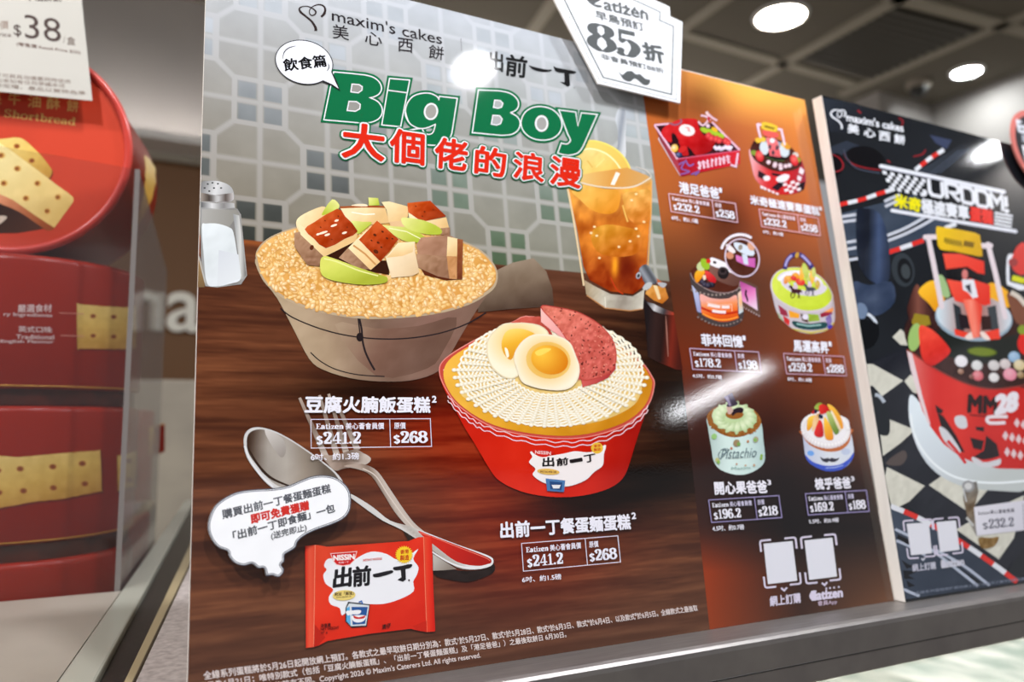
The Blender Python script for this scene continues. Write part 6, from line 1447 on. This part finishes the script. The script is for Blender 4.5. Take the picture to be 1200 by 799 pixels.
# the cake
a = Art(P2, 5).at(980, 380, 3.9955)
a.p(sm([(345, 330), (338, 420), (352, 500), (385, 590), (440, 670), (520, 730), (620, 765), (740, 778), (900, 772), (900, 640), (520, 560), (400, 380)], n=3), G3([(222, 232, 240), (206, 214, 222), (190, 196, 196)], (380, 400), (660, 780)), 40)
a.s(sm([(346, 420), (362, 505), (400, 585), (460, 655), (540, 708), (640, 735), (760, 742), (890, 732)], False), 10, (236, 242, 246))
cup = [(328, 120), (342, 190), (372, 300), (400, 400), (440, 480), (500, 560), (580, 620), (660, 655), (760, 675), (890, 678), (890, 280), (840, 290), (720, 300), (600, 272), (470, 208), (380, 130)]
a.p(cup, noisy(G3([(226, 120, 116), (206, 40, 36), (214, 50, 42), (196, 36, 32)], (340, 300), (700, 330)), .008, .008, 10), 34)
a.p([(330, 125), (352, 130), (400, 330), (440, 470), (425, 460), (372, 300), (345, 205)], (226, 206, 210))
# marks on the cup: black speed shapes, flag checks
for q in ([(462, 376), (500, 404), (490, 420), (468, 410)], [(470, 410), (500, 430), (560, 520), (600, 600), (560, 590), (490, 480)], [(625, 530), (690, 545), (680, 590), (640, 580)], [(700, 520), (750, 560), (764, 620), (700, 640), (640, 620), (690, 590)], [(650, 480), (690, 480), (690, 502), (655, 496)]): a.p(q, (38, 26, 30))
for q in ([(480, 480), (520, 500), (580, 590), (560, 600), (500, 540)], [(640, 620), (700, 646), (764, 626), (760, 660), (680, 668), (636, 640)], [(556, 432), (600, 430), (612, 480), (580, 488), (556, 465)]): a.p(sm(q, n=3), (206, 206, 212))
a.s([(520, 545), (560, 590), (605, 650)], 14, (206, 40, 40)); a.s([(680, 640), (720, 636), (766, 622)], 12, (206, 40, 40))
for i in range(5):
    for j in range(5):
        if (i + j) % 2 == 0:
            x, y = 776 + i * 27 + j * 4, 520 - i * 30 + j * 38
            if y < 672 and x < 896: a.p([(x + 14, y - 22), (x + 28, y), (x + 16, y + 24), (x, y + 4)], (220, 196, 200))
a.t('MM', (616, 408), (746, 418), (620, 332), (40, 18, 20), .06); a.t('28', (744, 418), (842, 400), (750, 336), (228, 222, 230), .08); a.s([(624, 424), (690, 430), (735, 432)], 5, (90, 20, 20)); a.s(sm([(800, 432), (720, 434), (704, 446), (720, 462), (790, 460)], False), 16, (228, 214, 220))
a.p(sm([(322, 0), (330, 90), (360, 140), (470, 210), (600, 272), (720, 300), (840, 290), (900, 276), (900, 0), (600, -140), (420, -120)], n=3), noisy((58, 34, 32), .04, .04, 22), 34)
a.s(sm([(328, 118), (380, 150), (470, 212), (600, 275), (720, 302), (840, 292), (896, 280)], False), 6, (140, 60, 54))
a.at(1050, 260, 3.9933)
a.p(sm([(52, 420), (60, 370), (92, 292), (120, 330), (160, 420), (150, 500), (80, 480)], n=3), G3([(70, 36, 32), (128, 78, 66), (70, 40, 36)], (60, 400), (150, 400)), 20)
a.p(sm([(102, 330), (140, 285), (180, 275), (210, 300), (230, 400), (190, 425), (150, 380)], n=3), G((248, 190, 50), (226, 150, 30), (120, 300), (200, 410)), 20); a.p(sm([(190, 262), (215, 250), (240, 300), (250, 350), (215, 345)], n=3), (156, 186, 130)); a.p(sm([(430, 290), (490, 300), (550, 360), (530, 400), (450, 380)], n=3), (236, 170, 40))
a.p(sm([(520, 330), (600, 380), (600, 480), (560, 470), (530, 400)], n=3), (120, 74, 56)); a.s(sm([(535, 330), (570, 350), (605, 390)], False), 22, (206, 196, 184))
a.p(sm([(200, 500), (210, 600), (330, 660), (480, 655), (600, 610), (600, 520), (400, 560)], n=3), (34, 38, 36))
a.e(362, 450, 182, 108, (150, 170, 186), 6); a.e(362, 442, 176, 98, G3([(206, 222, 232), (150, 90, 80), (206, 216, 226)], (200, 440), (530, 440)), 6)
a.p([(265, 380), (300, 400), (320, 520), (280, 510)], (48, 52, 58)); a.p([(425, 400), (465, 390), (480, 500), (440, 510)], (60, 66, 72)); a.p([(290, 430), (345, 440), (350, 500), (300, 500)], (40, 30, 36)); a.p([(392, 440), (440, 440), (446, 505), (400, 508)], (52, 30, 30))
RC = (232, 66, 50)
a.p([(270, 500), (340, 520), (395, 520), (480, 500), (486, 548), (440, 552), (392, 520), (370, 545), (340, 545), (310, 540), (275, 530)], RC); a.p(sm([(320, 540), (350, 515), (372, 540), (340, 552)], n=3), (236, 214, 206)); a.p(sm([(390, 520), (410, 515), (440, 552), (410, 548)], n=3), (236, 214, 206))
a.p([(235, 268), (300, 280), (345, 265), (438, 296), (440, 386), (410, 392), (375, 380), (330, 385), (275, 370), (255, 330)], G((236, 84, 66), (220, 52, 40), (260, 270), (400, 390)), 24)
a.p([(310, 365), (360, 360), (402, 395), (394, 470), (388, 540), (358, 545), (330, 430)], G3([(236, 96, 76), (246, 140, 120), (222, 60, 46)], (320, 450), (396, 440)), 16)
a.p([(306, 270), (362, 270), (382, 352), (356, 358), (335, 330), (312, 318)], (222, 222, 230)); a.p([(320, 300), (345, 290), (352, 340), (336, 324)], (60, 60, 70)); a.p([(240, 230), (290, 225), (330, 215), (404, 240), (404, 266), (340, 258), (300, 262), (245, 265)], (26, 26, 30)); a.e(320, 246, 14, 24, (206, 120, 116))
a.p([(217, 148), (300, 150), (410, 186), (412, 246), (380, 240), (330, 210), (300, 214), (232, 222)], G((236, 84, 66), (222, 54, 42), (220, 150), (400, 240)), 20)
FR = (222, 208, 214)
for pth in ([(135, 72), (190, 70)], [(148, 70), (180, 230), (212, 398)], [(380, 112), (440, 112)], [(428, 106), (465, 250), (508, 446)]): a.s(pth, 24, FR, caps=True)
sign = sm([(186, 30), (210, 24), (370, 52), (392, 80), (402, 150), (385, 162), (270, 138), (206, 130), (190, 90)], n=2)
a.p(sign, noisy(G((232, 190, 40), (206, 160, 24), (200, 40), (390, 150)), .02, .02, 8), 20); a.s([(222, 84), (270, 96), (306, 102)], 24, (180, 146, 30)); a.s([(314, 100), (362, 110)], 26, (120, 92, 26))
for i in range(6): a.s([(226 + i * 14, 76 + i * 3), (236 + i * 14, 104 + i * 3)], 5, (110, 90, 30))
a.e(400, 608, 72, 24, (64, 78, 30), 4); a.e(400, 608, 64, 18, (110, 126, 40), 4)
a.p([(84, 428), (150, 440), (160, 480), (90, 500), (70, 470)], (150, 130, 40)); a.e(85, 540, 30, 66, (156, 190, 110), 10); a.p(sm([(104, 500), (122, 484), (180, 515), (240, 580), (250, 612), (210, 650), (160, 674), (120, 640), (108, 570)], n=3), noisy(G((240, 80, 60), (206, 36, 34), (120, 500), (200, 660)), .05, .05, 16), 16)
a.p(sm([(566, 560), (600, 500), (640, 540), (620, 620), (580, 610)], n=3), (214, 40, 36)); a.e(590, 505, 24, 22, (130, 150, 50))
for x, y, r, c in [(302, 652, 30, (226, 222, 228)), (376, 672, 26, (206, 206, 206)), (455, 672, 27, (196, 190, 190)), (455, 728, 24, (216, 212, 212)), (508, 665, 26, (200, 186, 186)), (530, 714, 32, (220, 130, 150)), (380, 720, 26, (206, 96, 106)), (550, 632, 28, (130, 166, 200)), (575, 670, 28, (206, 186, 140)), (300, 700, 14, (150, 110, 90)), (350, 726, 12, (120, 70, 60)), (580, 716, 18, (150, 120, 80))]: a.e(x, y, r, r * .9, RG((x - 5, y - 8), r * 1.2, lerp(c, (255, 255, 255), .35), c), 20)
a.p(sm([(516, 170), (540, 150), (610, 180), (610, 320), (530, 300), (514, 280)], n=2), WH2); a.p([(526, 178), (604, 190), (604, 300), (528, 280)], (40, 42, 48)); a.p(sm([(560, 120), (600, 100), (620, 200), (590, 250), (550, 230), (535, 190)], n=3), (206, 62, 56)); a.e(545, 190, 22, 20, (150, 60, 60)); a.s([(540, 262), (600, 278)], 26, (206, 206, 40))
a.done('printed_car_cake', rp)
# lower left: lane lines, scan frames, price
a = Art(P2, 4).at(1040, 560, 4.994)
a.p([(10, 180), (60, 190), (260, 290), (450, 400), (640, 520), (780, 590), (800, 604), (106, 710)], noisy(G((62, 72, 88), (46, 54, 68), (40, 220), (500, 680)), .01, .01, 10), 40)
a.at(1040, 560, 4.994)
for pth in ([(44, 300), (200, 380), (400, 530), (528, 632)], [(50, 366), (130, 400), (220, 452)], [(280, 420), (440, 510), (560, 600), (596, 628)], [(90, 650), (140, 672), (186, 690)]): a.s(sm(pth, False), 16, (176, 184, 202))
a.p([(60, 330), (150, 372), (120, 390), (52, 354)], (20, 22, 26)); a.p([(400, 510), (470, 560), (566, 622), (540, 630)], (22, 24, 28))
for q in ([(80, 480), (150, 520), (110, 530)], [(90, 540), (180, 545), (120, 570), (160, 590), (96, 590)], [(110, 600), (160, 630), (120, 640)]): a.p(q, (22, 24, 30))
kerb([(14, 164), (140, 215), (290, 292), (470, 402), (640, 520), (757, 608)], 10, 30)
frame(a, (110, 268), (240, 260), (258, 440), (136, 452), 18, 9); frame(a, (284, 258), (398, 248), (420, 420), (306, 434), 18, 9)
a.t('網上訂購', (146, 548), (282, 532), (142, 505), (190, 190, 206), .03); a.e(326, 506, 16, 20, (206, 206, 220)); a.t('Eatizen', (316, 526), (446, 508), (312, 484), (200, 200, 214), .05); a.s([(196, 470), (206, 480), (218, 466)], 8, (206, 206, 220))
a.t('全線系列蛋糕將於開放網上預訂各款式之最早取餅日期', (160, 682), (800, 596), (158, 664), (120, 128, 146), .01, nb=4)
a.p([(446, 30), (520, 20), (530, 80), (510, 160), (524, 300), (520, 340), (470, 250), (440, 120)], noisy(G3([(120, 116, 112), (110, 90, 66), (140, 136, 132)], (450, 60), (515, 300)), .05, .05, 40), 16); a.e(470, 48, 36, 34, (150, 150, 152)); a.e(470, 48, 22, 20, (206, 206, 206)); a.s([(440, 60), (460, 140)], 8, (196, 198, 200)); a.s([(460, 230), (500, 280)], 14, (190, 190, 188))
a.p(sm([(530, 350), (600, 350), (650, 345), (620, 400), (550, 410)], n=3), noisy((130, 100, 54), .06, .06, 40), 14)
a.p([(503, 170), (840, 124), (850, 300), (520, 338)], G((222, 220, 230), (206, 204, 216), (520, 180), (840, 300)), 40)
a.t('Eatizen美心薈會員價', (530, 218), (740, 200), (528, 194), (90, 88, 100), .02, nb=4); a.t('$', (556, 300), (586, 297), (553, 262), (84, 84, 98), pen=True); a.t('232.2', (590, 297), (738, 282), (588, 242), (84, 84, 98), pen=True); a.s([(790, 150), (800, 300)], 4, (120, 120, 134)); a.t('原價', (808, 190), (840, 187), (806, 164), (90, 88, 100), .02)
a.done('printed_price_and_track', rp)

# round tag on the racing poster
TP = Plane(P2.pt + N2 * .008, N2)
c0 = TP.P(1217, 175); R0 = .053
rt = root('round_tag', tuple(c0 - N2 * .008), 'round black tag with a pink rim on the top edge of the racing poster', 'discount tag')
bm = bmesh.new(); add_lathe(bm, [(0, -.0022), (R0, -.0022), (R0, 0), (0, 0)], c0, N2, TP.x, 64); bm_obj('card', bm, mat('pink edge', (206, 120, 112), .5), rt)
bm = bmesh.new(); add_lathe(bm, [(0, -.0075), (.014, -.0075), (.014, -.0023), (0, -.0023)], c0 - TP.x * .0 - TP.y * .024, N2, TP.x, 24); bm_obj('foam_pad', bm, mat('foam', (190, 190, 188), .9), rt)
a = Art(TP, 0)
V2 = lambda u, v: toP(c0 + TP.x * u * R0 + TP.y * v * R0)
a.p([V2(.998 * math.cos(t), .998 * math.sin(t)) for t in np.linspace(0, 2 * math.pi, 72, endpoint=False)], (206, 112, 104)); a.p([V2(.86 * math.cos(t), .86 * math.sin(t)) for t in np.linspace(0, 2 * math.pi, 72, endpoint=False)], (34, 34, 40))
a.t('Eatizen', V2(-.66, .34), V2(.66, .34), V2(-.66, .64), (214, 216, 226), .05); a.t('早鳥預訂', V2(-.60, .06), V2(.60, .06), V2(-.60, .28), (180, 184, 196), .04)
a.p([V2(-.66, -.46), V2(.62, -.46), V2(.62, .0), V2(-.66, .0)], (226, 226, 234)); a.t('85折', V2(-.58, -.4), V2(.54, -.4), V2(-.58, -.06), (60, 64, 72), .06)
a.p([V2(-.36, -.66), V2(.0, -.7), V2(.0, -.5), V2(-.4, -.5)], (206, 50, 40)); a.p([V2(-.48, -.58), V2(-.2, -.56), V2(-.24, -.48), V2(-.5, -.48)], (226, 190, 60)); a.done('printed_face', rt, MATTE)
